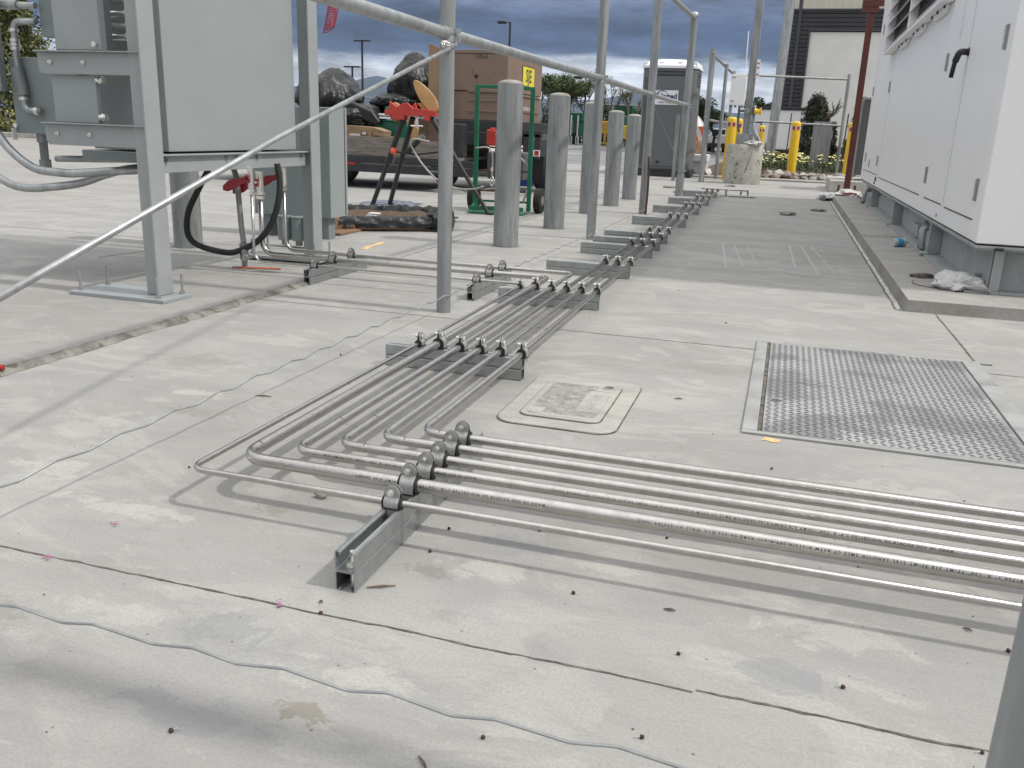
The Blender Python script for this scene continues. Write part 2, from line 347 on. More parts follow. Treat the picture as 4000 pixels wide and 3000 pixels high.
def smoothpath(pts, n=6):
    P = [Vector(p) for p in pts]; out = []
    for i in range(len(P) - 1):
        p0, p1, p2, p3 = P[max(i - 1, 0)], P[i], P[i + 1], P[min(i + 2, len(P) - 1)]
        for k in range(n):
            t = k / n; out.append(.5 * ((2 * p1) + (p2 - p0) * t + (2 * p0 - 5 * p1 + 4 * p2 - p3) * t * t + (3 * p1 - p0 - 3 * p2 + p3) * t ** 3))
    out.append(P[-1]); return out
def text_mesh(s, size, bold=0, extrude=0.0, align='CENTER', space=1):
    c = bpy.data.curves.new('t', 'FONT'); c.body = s; c.size = size; c.align_x = align; c.align_y = 'CENTER' if align == 'CENTER' else 'BOTTOM_BASELINE'; c.offset = bold; c.extrude = extrude; c.resolution_u = 2; c.space_character = space
    o = bpy.data.objects.new('t', c); COL.objects.link(o); dg = bpy.context.evaluated_depsgraph_get(); dg.update()
    me = bpy.data.meshes.new_from_object(o.evaluated_get(dg)); bpy.data.objects.remove(o)
    vs = [v.co.copy() for v in me.vertices]; fs = [list(p.vertices) for p in me.polygons]; bpy.data.meshes.remove(me); return vs, fs
def text_on(name, s, size, O, U, V, m, parent, bold=0, align='CENTER', sx=1):
    vs, fs = text_mesh(s, size, bold, 0.0, align); O, U, V = Vector(O), Vector(U).normalized(), Vector(V).normalized()
    return MB().add([O + U * v.x * sx + V * v.y for v in vs], fs).build(name, m, parent)

# ------------------------------------------------------------ ground and paving
def sheet(name, poly, z, m):
    return tag(MB().add([(x, y, z) for x, y in poly], [list(range(len(poly)))]).build(name, m), kind='structure')
def ragged(name, segs, m, z=.0012, step=.018, parent=None):      # segs: (p, q, width, width jitter, wander)
    mb = MB()
    for si, (p, q, w, jw, wd) in enumerate(segs):
        p, q = Vector((*p, 0)), Vector((*q, 0)); L = (q - p).length; n = max(3, int(L / step)); d = (q - p).normalized(); sdv = Vector((-d.y, d.x, 0)); base = len(mb.v)
        for i in range(n + 1):
            c = p + (q - p) * i / n + sdv * wd * noise.noise(Vector((i * .11, si * 3.7, 0))) + sdv * wd * .4 * noise.noise(Vector((i * .6, si * 3.7, 5)))
            ww = max(w * .12, w * (1 + jw * 1.6 * noise.noise(Vector((i * .45, si, 1)))))
            w2 = max(w * .12, w * (1 + jw * 1.6 * noise.noise(Vector((i * .5, si, 8)))))
            zz = z
            mb.v += [c + sdv * ww / 2 + Vector((0, 0, zz)), c - sdv * w2 / 2 + Vector((0, 0, zz))]
        for i in range(n): mb.f.append([base + 2 * i, base + 2 * i + 1, base + 2 * i + 3, base + 2 * i + 2]); mb.m.append(0)
    return mb.build(name, m, parent)
sheet('ground', [(-2500, -30), (900, -30), (900, 4500), (-2500, 4500)], -.004, 'asph')
sheet('concrete_yard', [(-7, -6), (6, -6), (6, 19.75), (-4.2, 19.75), (-4.2, 24), (-7, 24)], 0, 'conc')
sheet('concrete_apron', [(-40, -6), (-7.0, -6), (-7.0, 30), (-40, 30)], 0, 'conc2')
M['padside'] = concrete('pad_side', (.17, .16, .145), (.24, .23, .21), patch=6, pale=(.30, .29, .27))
def pad():
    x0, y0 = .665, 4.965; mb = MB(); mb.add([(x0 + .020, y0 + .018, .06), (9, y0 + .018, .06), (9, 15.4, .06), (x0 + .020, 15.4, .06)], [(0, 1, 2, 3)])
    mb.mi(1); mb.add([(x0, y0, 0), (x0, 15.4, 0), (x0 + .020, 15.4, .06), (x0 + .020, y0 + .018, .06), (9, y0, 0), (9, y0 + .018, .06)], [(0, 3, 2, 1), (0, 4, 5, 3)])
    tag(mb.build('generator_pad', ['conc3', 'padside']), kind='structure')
pad()
tag(MB().prism([(0, 0), (0, .012), (-.006, .016), (-1.56, .016), (-1.56, 0)], (-2.45, 1.9, 0), (1, 0, 0), (0, 0, 1), (0, 2.42, 0)).build('equipment_pad', 'conc2'), kind='structure')
tag(MB().box(-2.2, 19.75, 0, 7, 19.93, .05).build('kerb', 'concy', bevel=.02), kind='structure')
tag(MB().box(-2.2, 19.94, 0, 7, 42, .04).build('planting_bed', 'soil'), kind='structure')
tag(MB().box(-30, 24.2, 0, -16, 24.5, .15).build('far_kerb', 'concy', bevel=.02), kind='structure')
tag(MB().box(-40, 24.6, 0, -16, 40, .12).build('far_planting_bed', 'soil'), kind='structure')
tag(ragged('pavement_joint', [((-2.44, 1.243), (-.35, 1.238), 0.0040, .9, .006), ((-.35, 1.238), (-.05, 1.241), .004, .9, .006), ((-.045, 1.241), (.9, 1.243), .005, .9, .008),
    ((-2.43, 3.709), (-.03, 3.709), .005, .6, .006), ((-1.55, 5.95), (.64, 5.97), .004, .6, .005), ((.822, 3.87), (.822, 4.95), .009, .3, .003),
    ((-1.5, 8.9), (.64, 8.9), .004, .6, .005), ((-2.42, 4.4), (-2.40, 16), .009, .9, .012), ((-2.42, -1), (-2.42, 1.9), .006, .6, .006), ((-4.02, 1.0), (-4.0, 4.5), .008, .9, .008),
    ((-4.0, 4.5), (-3.88, 5.3), .008, .9, .008), ((-7, 5.3), (-2.45, 5.33), .006, .7, .008), ((-7, 9.2), (-2.42, 9.25), .01, .5, .008), ((.02, 3.705), (3.0, 3.70), .005, .7, .006),
    ((-1.42, 9.1), (-1.42, 19.7), .006, .6, .005), ((-4.2, 14.6), (.6, 14.6), .008, .6, .01)], 'joint'), kind='structure')
def slab_edge():
    mb = MB(); n = 260; m = 9
    for i in range(n + 1):
        y = 1.9 + 2.42 * i / n; xa = -2.466 + .014 * noise.noise(Vector((y * 3, 0, 1))) + .010 * noise.noise(Vector((y * 17, 0, 2))); xb = -2.414 + .016 * noise.noise(Vector((y * 3.3, 4, 1))) + .010 * noise.noise(Vector((y * 15, 0, 9)))
        for j in range(m + 1):
            f = j / m; x = xa + (xb - xa) * f; z = .0172 if x < -2.458 else .0172 * max(0, 1 - (x + 2.458) / .035) ** .8 + .0012
            e = min(f, 1 - f) * 2; mb.v.append(Vector((x, y, z + .0045 * e * (noise.noise(Vector((x * 45, y * 32, 0))) + .35))))
    for i in range(n):
        for j in range(m): k = i * (m + 1) + j; mb.f.append([k, k + 1, k + m + 2, k + m + 1]); mb.m.append(0)
    tag(mb.build('rough_slab_edge', 'rough', None, 180), kind='structure')
slab_edge()
tag(ragged('caulk_line', [((.650, 4.98), (.640, 14.6), .022, .5, .006)], 'caulk', .0035), kind='structure')
tag(ragged('caulk_shadow_joint', [((.632, 5.0), (.622, 14.6), .008, .9, .008)], 'joint', .002), kind='structure')

# ------------------------------------------------------------ strut supports with pipe clamps
def ribbon(path, t):                                            # closed outline of a bent sheet of thickness t
    P = [Vector((*p, 0)) for p in path]; L_, R_ = [], []
    for i, p in enumerate(P):
        a = (p - P[i - 1]).normalized() if i else (P[1] - p).normalized(); b = (P[i + 1] - p).normalized() if i < len(P) - 1 else a
        n = Vector((-(a + b).y, (a + b).x, 0)).normalized(); k = t / 2 / max(.5, n.dot(Vector((-a.y, a.x, 0))))
        L_.append((p + n * k)[:2]); R_.append((p - n * k)[:2])
    return L_, R_
def ribbon_extrude(mb, path, t, O, U, V, Wv):
    L_, R_ = ribbon(path, t); O, U, V, Wv = map(Vector, (O, U, V, Wv)); n = len(L_)
    vs = []
    for w in (Vector((0, 0, 0)), Wv):
        vs += [O + U * p[0] + V * p[1] + w for p in L_] + [O + U * p[0] + V * p[1] + w for p in R_]
    fs = []; m = 2 * n
    for i in range(n - 1):
        fs += [(i, i + 1, i + 1 + m, i + m), (n + i, n + i + m, n + i + 1 + m, n + i + 1), (i, n + i, n + i + 1, i + 1), (m + i, m + i + 1, m + n + i + 1, m + n + i)]
    fs += [(0, m, m + n, n), (n - 1, 2 * n - 1, m + 2 * n - 1, m + n - 1)]
    return mb.add(vs, fs)
CH = [(-.0105, .0335), (-.0112, .0375), (-.0145, .0405), (-.0178, .0398), (-.0196, .037), (-.0196, .0050), (-.0186, .0026), (-.0162, .0013), (.0162, .0013), (.0186, .0026), (.0196, .0050), (.0196, .037), (.0178, .0398), (.0145, .0405), (.0112, .0375), (.0105, .0335)]
SUP = []
def support(x0, y0, x1, y1, pipes, label, bolt_end=0):
    """double strut from (x0,y0) to (x1,y1); pipes: (distance along, pipe radius)"""
    a, b = Vector((x0, y0, 0)), Vector((x1, y1, 0)); d = (b - a).normalized(); s = Vector((-d.y, d.x, 0)); Lg = (b - a).length
    t = thing('pipe_support', label, 'pipe support', a, 0, 'strut channel supports under the tubes'); SUP.append(t)
    for z, dz, nm in ((.0415, 1, 'upper_channel'), (.0411, -1, 'lower_channel')):
        mb = MB(); ribbon_extrude(mb, CH, .0026, (a.x, a.y, z), s, (0, 0, dz), d * Lg); mb.build(nm, 'strut', t)
    e = a + d * .024 if bolt_end == 0 else b - d * .024
    mb = MB(); mb.cyl(e + s * -.005, e + s * -.005 + Vector((0, 0, .074)), .0062, seg=10); mb.tube([e + s * -.005 + Vector((0, 0, .0445)), e + s * -.005 + Vector((0, 0, .0468))], .0145, 16)
    mb.hexnut(e + s * -.005 + Vector((0, 0, .052)), (0, 0, 1), .0112, .010); mb.build('anchor_bolt', 'zinc', t, 30)
    for dist, r in pipes: clamp(t, a + d * dist, d, s, r)
    return t
def clamp(t, c, d, s, r):
    """two-piece cushioned clamp: the tube runs along s, the strut along d"""
    rc = r + .0032; zc = .0835 + rc; ro = rc + .0012
    hb = MB()
    for sg in (-1, 1):
        path = [(-.0, 0)]
        P = []                                                   # (along d, z, half width)
        P += [(sg * ro, .069, .0085), (sg * ro, .0815, .0085), (sg * ro, .0835, .0150), (sg * ro, zc - .001, .0165)]
        for k in range(1, 7):
            an = math.pi / 2 * k / 7.0; P.append((sg * ro * math.cos(an), zc + ro * math.sin(an), .0165))
        e = .0034; P[-1] = (sg * (e + .0008), P[-1][1] + .0006, .0165)
        z0 = zc + ro + .002; P.append((sg * e, z0, .0168)); P.append((sg * e, z0 + .010, .0175))
        for k in range(1, 6):
            an = math.pi / 2 * k / 5.4; P.append((sg * e, z0 + .010 + .0165 * math.sin(an), max(.003, .0175 * math.cos(an))))
        n = len(P); vs = []
        for off in (0, .0022):
            for i, (x, z, hw) in enumerate(P):
                j0, j1 = max(i - 1, 0), min(i + 1, n - 1); tx, tz = P[j1][0] - P[j0][0], P[j1][1] - P[j0][1]; l = math.hypot(tx, tz); nx, nz_ = tz / l * sg, -tx / l * sg
                q = Vector((c.x, c.y, 0)) + d * (x + nx * off) + Vector((0, 0, z + nz_ * off)); vs += [q - s * hw, q + s * hw]
        m = 2 * n; fs = []
        for i in range(n - 1):
            k = 2 * i; fs += [(k, k + 1, k + 3, k + 2), (m + k, m + k + 2, m + k + 3, m + k + 1), (k, k + 2, m + k + 2, m + k), (k + 1, m + k + 1, m + k + 3, k + 3)]
        fs += [(0, m, m + 1, 1), (2 * n - 2, 2 * n - 1, m + 2 * n - 1, m + 2 * n - 2)]
        hb.add(vs, fs)
    st = hb.build('pipe_clamp', 'clamp', t, 25)
    cu = MB(); cc = Vector((c.x, c.y, zc))
    for w0, w1, rr in ((-.0195, .0195, rc + .0004), (-.0212, -.0178, rc + .0032), (.0178, .0212, rc + .0032)): cu.cyl(cc + s * w0, cc + s * w1, rr, seg=20)
    cu.obox(cc + Vector((0, 0, rc + .004)), s * .0195, d * .0028, (0, 0, .006))
    cu.obox((c.x, c.y, .0845), s * .0200, d * (ro + .0035), (0, 0, .0018))
    cu.build('cushion', 'rubber', st, 40)
    zb = zc + ro + .0145; bo = MB(); q = Vector((c.x, c.y, zb))
    bo.cyl(q - d * .021, q + d * .013, .0042, seg=10); bo.hexnut(q - d * .0105, d, .0080, .0075); bo.hexnut(q + d * .0105, d, .0080, .0070);
    bo.build('bolt', 'zinc', st, 30)
RS, RM, RB = .0072, .0115, .0150            # tube radii: half, three-quarter and one inch
def zt(r): return .0835 + r + .0032
YR = [1.541, 1.627, 1.720, 1.797, 1.878, 1.957]     # rows of the right-hand run
XR = [-1.207, -1.130, -1.047, -.971, -.896, -.818]  # rows of the forward run
PR = [RS, RB, RM, RM, RM, RM]
YL = [4.255, 4.465, 4.693]                  # rows of the run towards the rack
def drift(x, y): return x - .0128 * max(0, y - 2.8)
Z3 = 4.19
support(-.7085, 1.325, -.7085, 2.06, [(y - 1.325, r) for y, r in zip(YR, PR)], 'nearest strut support, end on with its open channel and nut facing the camera')
support(-1.335, 2.862, -.815, 2.862, [(x + 1.335, r) for x, r in zip(XR, PR)], 'strut support with six clamps just behind the concrete utility box cover', 1)
support(-1.335, Z3, -.825, 4.23, [(drift(x, 4.2) + 1.335, r) for x, r in zip(XR, PR)], 'strut support where three tubes turn off to the left', 1)
lab3 = ['fourth strut support along the run, first under only three tubes', 'nearest of the cluster of three closely set strut supports', 'middle one of the cluster of three closely set strut supports', 'farthest one of the cluster of three closely set strut supports',
        'strut support just beyond the cluster of three, beside the rust-stained post', 'third strut support from the far end of the run', 'second strut support from the far end of the run', 'farthest strut support, where the tubes end at the cross tube']
for (xr, y), lb in zip([(-.853, 5.275), (-.868, 6.30), (-.873, 6.75), (-.879, 7.22), (-.891, 8.67), (-.913, 10.2), (-.931, 11.68), (-.956, 13.34)], lab3):
    support(xr - .52, y, xr, y, [(drift(x, y) - xr + .52, r) for x, r in zip(XR[3:], PR[3:])], lb, 1)
support(-2.425, 4.175, -2.425, 4.86, [(y - 4.175, r) for y, r in zip(YL, PR)], 'strut support nearest the grey equipment rack')
support(-1.48, 4.165, -1.48, 4.80, [(y - 4.165, r) for y, r in zip(YL, PR)], 'strut support just behind the nearest tall fence post')

# ------------------------------------------------------------ stainless tubes
XV = [-2.80, -2.88, -2.865]                # risers at the rack
vz = [.47, .43, .465]
def wrap_text(parent, s, size, x0, yaxis, zaxis, r, ang0=62, mat_='ink'):
    """printed line on a tube along X; reads towards -X, hanging upside down on the camera side"""
    vs, fs = text_mesh(s, size, .00004, 0, 'LEFT', 1.45); out = []
    if x0 > 50: x0 = x0 - 100 + max(v.x for v in vs)          # values above 50 give the far end of the line
    for v in vs:
        th = R(90 + ang0) + (v.y) / r; rr = r + .0009
        out.append((x0 - v.x * 1.0, yaxis + rr * math.cos(th), zaxis + rr * math.sin(th)))
    return MB().add(out, fs).build('printed_marking', mat_, parent)
tube_lab = ['thin half-inch tube, outermost of the six with the sharp near corner', 'thickest one-inch tube, second in the bundle, wide bend in front',
            'third tube from the outside, printed near its bend, turns left at the rack', 'fourth tube from the outside, long run to the far cross tube',
            'fifth tube, second from the inner side, long run to the far cross tube', 'innermost tube of the bundle, nearest the concrete utility box cover']
TUBES = []
for i in range(6):
    r = PR[i]; z = zt(r); y = YR[i]; x = XR[i]
    if i < 3: pts = [(3.2, y, z), (x, y, z), (x, 2.8, z), (drift(x, YL[i]), YL[i], z), (XV[i], YL[i], z), (XV[i], YL[i], vz[i])]
    else: pts = [(3.2, y, z), (x, y, z), (x, 2.8, z), (drift(x, 13.72), 13.72, z)]
    bend = [.040, .062, .050, .050, .050, .050][i]
    rad = [bend, .5, bend * .9, [.05, .075, .065][i]] if i < 3 else [bend, .5]
    o = MB().tube(fillet(pts, rad, 12), r, 24).build('steel_tube', 'steel', None, 180)
    tag(o, tube_lab[i], 'steel tube', 'stainless tubes running over the ground'); TUBES.append(o)
S1 = 'MADE IN USA 02/2018 SA WO\u2022281750 1" X .120" TP/MT 316 TP/MT 316L SANDVIK SMLS CF ASTM A-213/A-269/A-511 ASME SA-213 AVG WALL HT\u2022550584 (NDE)'
S3 = S1.replace('281750 1" X .120"', '281760 3/4" X .109"')
for o, i, s, xs, sz in ((TUBES[1], 1, S1[:70], (-.40,), .0086), (TUBES[1], 1, S1, (99.79,), .0086), (TUBES[2], 2, S1[28:64].replace('1" X .120"', '3/4" X .109"'), (-.765,), .0078), (TUBES[2], 2, S3, (99.59,), .0078), (TUBES[2], 2, S3[:17], (-.585,), .0078)):
    for x0 in xs: wrap_text(o, s, sz, x0, YR[i], zt(PR[i]), PR[i], 56)
def pen_marks(o, i, pts):                                       # felt-pen ticks across the tubes
    mb = MB(); r = PR[i] + .0006; z = zt(PR[i])
    for (x, y, along) in pts:
        vs = []
        for k in range(7):
            th = R(45 + 15 * k)
            for w in (-.0011, .0011):
                vs.append((x + w, y + r * -math.cos(th), z + r * math.sin(th)) if along == 'x' else (x - r * math.cos(th) * -1, y + w, z + r * math.sin(th)))
        mb.add(vs, [(2 * k, 2 * k + 1, 2 * k + 3, 2 * k + 2) for k in range(6)])
    mb.build('pen_mark', 'ink', o)
pen_marks(TUBES[5], 5, [(-.77, YR[5], 'x'), (XR[5], 2.05, 'y')]); pen_marks(TUBES[4], 4, [(-.83, YR[4], 'x'), (XR[4], 2.2, 'y')])
pen_marks(TUBES[3], 3, [(-.90, YR[3], 'x'), (XR[3], 2.0, 'y')]); pen_marks(TUBES[2], 2, [(XR[2], 1.95, 'y')]); pen_marks(TUBES[1], 1, [(XR[1], 1.70, 'y')])
# cross tube and feet at the far end
t = thing('tube_manifold', 'cross tube with two short drops at the far end of the tube run', 'steel tube', (-.75, 13.74, 0))
za = zt(RM)
MB().tube([(-1.22, 13.735, za), (-.53, 13.735, za)], RM, 14).build('cross_tube', 'steel', t, 180)
for x in (-.64, -.54): MB().tube([(x, 13.735, za + .004), (x, 13.735, .03)], [.016, .012], 12).build('drop_tube', 'galvd', t, 180)
MB().box(-.80, 13.62, .0, -.42, 13.64, .02).build('floor_strip', 'galvd', t); MB().box(-.80, 13.70, .0, -.50, 13.72, .012).build('floor_strip', 'galvd', t)
sp = thing('pipe_stand', 'short upright strut stand clamping the far cross tube', 'pipe support', (-.855, 13.70, 0))
MB().box(-.87, 13.68, 0, -.84, 13.72, .095).box(-.94, 13.64, 0, -.80, 13.67, .012).build('stand', 'strut', sp, bevel=.002)
MB().cyl((-.875, 13.735, za), (-.835, 13.735, za), RM + .006, seg=14).build('pipe_clamp', 'clamp', sp, 40)

# ------------------------------------------------------------ fence frame (pipes, no mesh yet)
def fence_post(t, x, y, h, r, z0=0, m='galvd', dirt=True, lean=0):
    o = MB().cyl((x, y, z0), (x + lean, y, h), r, seg=24).build('post', m, t, 60); return o
def band(t, x, y, z, r, m='galv'):
    mb = MB().cyl((x, y, z - .012), (x, y, z + .012), r + .004, seg=24).box(x + r, y - .006, z - .01, x + r + .028, y + .006, z + .01)
    return mb.build('brace_band', m, t, 50)
FX = -1.5
t = thing('fence_frame', 'long galvanized pipe fence frame with tall posts and a mid rail beside the tubes', 'fence', (FX, 3.83, 0))
posts = [(.93, 2.1, .034), (3.84, 2.10, .034), (7.15, 2.48, .038), (9.87, 2.47, .043), (13.26, 2.46, .052)]
for k, (y, h, r) in enumerate(posts): fence_post(t, FX, y, h, r, m='galvd')
for (y0, y1, z0, z1) in ((.965, 3.79, 1.243, 1.243), (3.885, 7.10, 1.243, 1.262), (7.20, 9.82, 1.262, 1.262), (9.92, 13.2, 1.262, 1.275)):
    MB().cyl((FX, y0, z0), (FX, y1, z1), .0255, seg=24).build('mid_rail', 'galv', t, 60)
MB().cyl((FX, 9.87, 2.33), (FX, 13.26, 2.436), .03, seg=18).build('top_rail', 'galv', t, 60)
for y, z, r in ((3.84, 1.243, .033), (7.15, 1.262, .036), (9.87, 1.262, .042), (13.26, 1.27, .052)):
    band(t, FX, y, z + .012, r); band(t, FX, y, z - .022, r)
    for sg in (-1, 1): MB().cyl((FX, y + sg * (r + .002), z), (FX, y + sg * (r + .045), z), .0295, seg=20).build('rail_cap', 'galv', t, 60)
MB().lathe([(.058, 0), (.058, .02), (.050, .045), (.02, .06)], (FX, 13.26, 2.455)).build('post_cap', 'galv', t, 60)
MB().cyl((FX, 13.26, 0), (FX, 13.26, .30), .060, seg=20).build('base_sleeve', 'galvd', t, 60)
band(t, FX, 13.26, .36, .056); 
MB().tube([(FX + .035, 3.78, 1.178), (FX + .02, 2.4, .80), (FX + .02, .95, .372)], .0085, 12).build('truss_rod', 'galv', t, 180)
MB().tube([(FX + .03, 3.86, 1.20), (FX + .03, 3.75, 1.18)], .012, 10).build('rod_tightener', 'galv', t, 180)
mb = MB()                                                        # twisted tie wire at the rod's upper end
for ph in (0, 2.1, 4.2): mb.tube([(FX + .03 + .013 * math.cos(ph + k * .9), 3.79 - .010 * k, 1.19 + .013 * math.sin(ph + k * .9)) for k in range(9)], .0022, 6)
mb.build('tie_wire', 'zinc', t, 180)
def tension_wire(p, q, period=.155, az=.009, ah=.005, r=.0024, z=None):
    p, q = Vector(p), Vector(q); L = (q - p).length; d = (q - p) / L; s = Vector((-d.y, d.x, 0)); pts = []; n = int(L / period * 2); up = 0
    for i in range(n + 1):
        k = 1 if i % 2 else -1; pts.append(p + d * (L * i / n + random.uniform(-.012, .012)) + Vector((0, 0, az * k + random.uniform(-.0015, .0015))) + s * ah * k * -1)
    return MB().tube(fillet(pts, .03, 3), r, 8)
tension_wire((FX + .036, .95, .115), (FX + .036, 7.1, .06), .19, .0075, .004, .0031).build('tension_wire', 'galv', t, 180)
tension_wire((FX + .04, 7.2, .06), (FX + .04, 9.85, .06), .19, .0075, .004, .0031).build('tension_wire', 'galv', t, 180)
MB().tube(smoothpath([(FX + .045, 9.80, .0), (FX + .05, 9.80, .3), (FX + .035, 9.80, .62)], 4), .012, 8).build('rusty_bar', 'rust', t, 180)
MB().tube([(FX + .03, 9.88, 1.15), (FX + .05, 13.1, .36)], .004, 8).build('guy_rod', 'galvd', t, 180)
t = thing('fence_frame', 'pipe post at the lower right corner with a wavy tension wire across the foreground', 'fence', (.32, .93, 0))
fence_post(t, .322, .932, 2.5, .037, m='galvd')
tension_wire((-1.47, .935, .104), (.285, .935, .10), .155, .0085, .004, .0022).build('tension_wire', 'galv', t, 180)
# the frame round the far enclosure
t = thing('fence_frame', 'far pipe fence frame with two rails in front of the dark building', 'fence', (-1.57, 17.9, 0))
for x, y, h, r in ((-1.60, 17.7, 2.42, .052), (-1.46, 19.5, 2.30, .036), (-1.46, 21.9, 2.32, .036), (1.05, 21.9, 2.30, .036)): fence_post(t, x, y, h, r)
MB().cyl((-1.60, 17.7, 2.36), (-1.60, 17.7, 2.385), .060, seg=20).build('brace_band', 'galv', t, 60)
MB().cyl((-1.60, 17.7, 1.20), (-1.60, 17.7, 1.22), .058, seg=20).build('brace_band', 'galv', t, 60)
for a, b in (((-1.58, 17.75, 2.31), (-1.46, 21.9, 2.25)), ((-1.46, 21.9, 2.25), (1.05, 21.9, 2.19)), ((-1.57, 17.75, 1.16), (-1.46, 21.9, 1.16)), ((-.82, 21.9, 1.235), (1.05, 21.9, 1.195))):
    MB().cyl(a, b, .024, seg=14).build('rail', 'galv', t, 60)
o = MB().cyl((-2.14, 17.7, 0), (-2.14, 17.7, 1.22), .036, seg=18).lathe([(.037, 0), (.03, .02)], (-2.14, 17.7, 1.215)).build('steel_post', 'galvd', None, 60)
tag(o, 'short capped steel post in front of the portable toilet', 'post')

# ------------------------------------------------------------ grey bollards
bl = ['nearest and widest galvanized bollard, right of the nearest fence post', 'second galvanized bollard, with a domed concrete top', 'third galvanized bollard, partly behind a fence post', 'fourth galvanized bollard along the row', 'fifth galvanized bollard, last of the row in front of the portable toilet', 'galvanized bollard behind the grey equipment rack']
proto = None
for k, (x, y, h) in enumerate([(-1.985, 6.35, 1.19), (-1.985, 7.80, 1.17), (-2.045, 9.5, 1.16), (-2.03, 10.75, 1.11), (-2.025, 12.0, 1.10), (-3.87, 5.1, 1.15)]):
    if k == 0:
        proto = thing('bollard', bl[0], 'bollard', (x, y, 0), 0, 'galvanized bollards')
        MB().cyl((0, 0, 0), (0, 0, 1.165), .094, seg=32).build('sleeve', 'galvd', proto, 60, world=False)
        MB().lathe([(.091, 0), (.089, .008), (.070, .020), (.04, .027), (.008, .029)], (0, 0, 1.165), 28).build('concrete_cap', 'rock', proto, 60, world=False)
        gm = MB(); gm.add([(0, 0, .0012)] + [((.108 + .016 * noise.noise(Vector((math.cos(a * .2) * 2, math.sin(a * .2) * 2, 3)))) * math.cos(a * .2 * math.pi / 3.1416), (.108 + .016 * noise.noise(Vector((a * .9, 0, 0)))) * math.sin(a * .2), .0012) for a in range(31)], [(0, q + 1, q + 2) for q in range(30)]); gm.build('dirt_ring', 'rough', proto, world=False); b = proto
    else: b = copy_tree(proto); b['label'] = bl[k]
    b.location = (x, y, 0); b.scale = (1, 1, h / 1.19)

# ------------------------------------------------------------ yellow bollards
yl = ['nearest yellow bollard, left of the concrete pedestal', 'second yellow bollard in the row left of the concrete pedestal', 'third yellow bollard in the row left of the concrete pedestal', 'yellow bollard standing before the flower bed', 'yellow bollard just left of the dark red post', 'slim yellow bollard beyond the flower bed beside the white trailer']
proto = None
for k, (x, y) in enumerate([(-1.22, 19.2), (-1.17, 20.6), (-1.15, 22.0), (.055, 21.6), (1.22, 20.8), (-.95, 30)]):
    if k == 0:
        proto = thing('yellow_bollard', yl[0], 'bollard', (x, y, 0), 0, 'yellow bollards')
        MB().lathe([(.10, 0), (.10, 1.20), (.092, 1.235), (.06, 1.255), (.01, 1.26)], (0, 0, 0), 28).build('sleeve', 'yellow', proto, 50, world=False)
        MB().cyl((0, 0, 1.07), (0, 0, 1.15), .1025, seg=28, caps=False).build('reflective_band', 'reflw', proto, 60, world=False)
        mb = MB()
        for a in (-60, -120, 60): 
            vs = []
            for j in range(4):
                th = R(a - 18 + 12 * j); vs += [(.104 * math.cos(th), .104 * math.sin(th), 1.072), (.104 * math.cos(th), .104 * math.sin(th), 1.148)]
            mb.add(vs, [(2 * j, 2 * j + 2, 2 * j + 3, 2 * j + 1) for j in range(3)])
        mb.build('red_reflector', 'reflr', proto, world=False); b = proto
    else: b = copy_tree(proto); b['label'] = yl[k]
    b.location = (x, y, 0)

# ------------------------------------------------------------ grey equipment rack on the left
t = thing('equipment_rack', 'grey painted steel rack with columns, beam and bracket arms carrying cabinets', 'equipment rack', (-2.80, 3.47, .016))
def column(x, y, ybolt):
    c = MB().prism([(.035, -.062), (.035, .045), (-.058, .045), (-.058, -.030), (.022, -.030), (.022, -.062)], (x + .008, y - .01, .034), (1, 0, 0), (0, 1, 0), (0, 0, 3.1)).build('column', 'greyc', t, bevel=.005)
    p = MB().prism([(-.42, -.135), (.115, -.135), (.115, .075), (-.42, .135)], (x, y, .016), (1, 0, 0), (0, 1, 0), (0, 0, .018)).build('base_plate', 'greyc', t, bevel=.003)
    for bx, by in ((-.39, -.09), (-.385, .085), (.062, -.105), (.085, .045)):
        q = Vector((x + bx, y + by, .034)); MB().cyl(q, q + Vector((0, 0, .095)), .0062, seg=10).hexnut(q + Vector((0, 0, .008)), (0, 0, 1), .012, .014).tube([q, q + Vector((0, 0, .002))], .015, 14).build('anchor_bolt', ['galvd'], p, 40)
column(-2.803, 3.468, 0); column(-2.803, 4.92, 0)
# beam between the columns: channel with its lip up
MB().prism([(0, 0), (.006, 0), (.006, .078), (.03, .078), (.03, .086), (0, .086)], (-2.812, 3.51, .594), (1, 0, 0), (0, 0, 1), (0, 1.375, 0)).build('beam', 'greyc', t, bevel=.002)
for y in (3.57, 4.05, 4.14, 4.33, 4.80):
    MB().hexnut((-2.803, y, .655), (1, 0, 0), .011, .01).cyl((-2.80, y, .655), (-2.785, y, .655), .005, seg=8).build('beam_bolt', 'galvd', t, 40)
# bracket arms reaching left from the first column, facing the camera
for z in (1.02, .705):
    MB().prism([(-.515, 0), (0, 0), (0, .094), (-.53, .094), (-.53, .02)], (-2.83, 3.436, z), (1, 0, 0), (0, 0, 1), (0, .006, 0)).box(-3.36, 3.41, z + .0945, -2.77, 3.50, z + .101).build('bracket_arm', 'greyc', t, bevel=.0025)
    for x in (-3.285, -3.10): MB().hexnut((x, 3.432, z + .052), (0, 1, 0), .010, .010).cyl((x, 3.436, z + .052), (x, 3.418, z + .052), .005, seg=8).build('arm_bolt', 'zinc', t, 40)
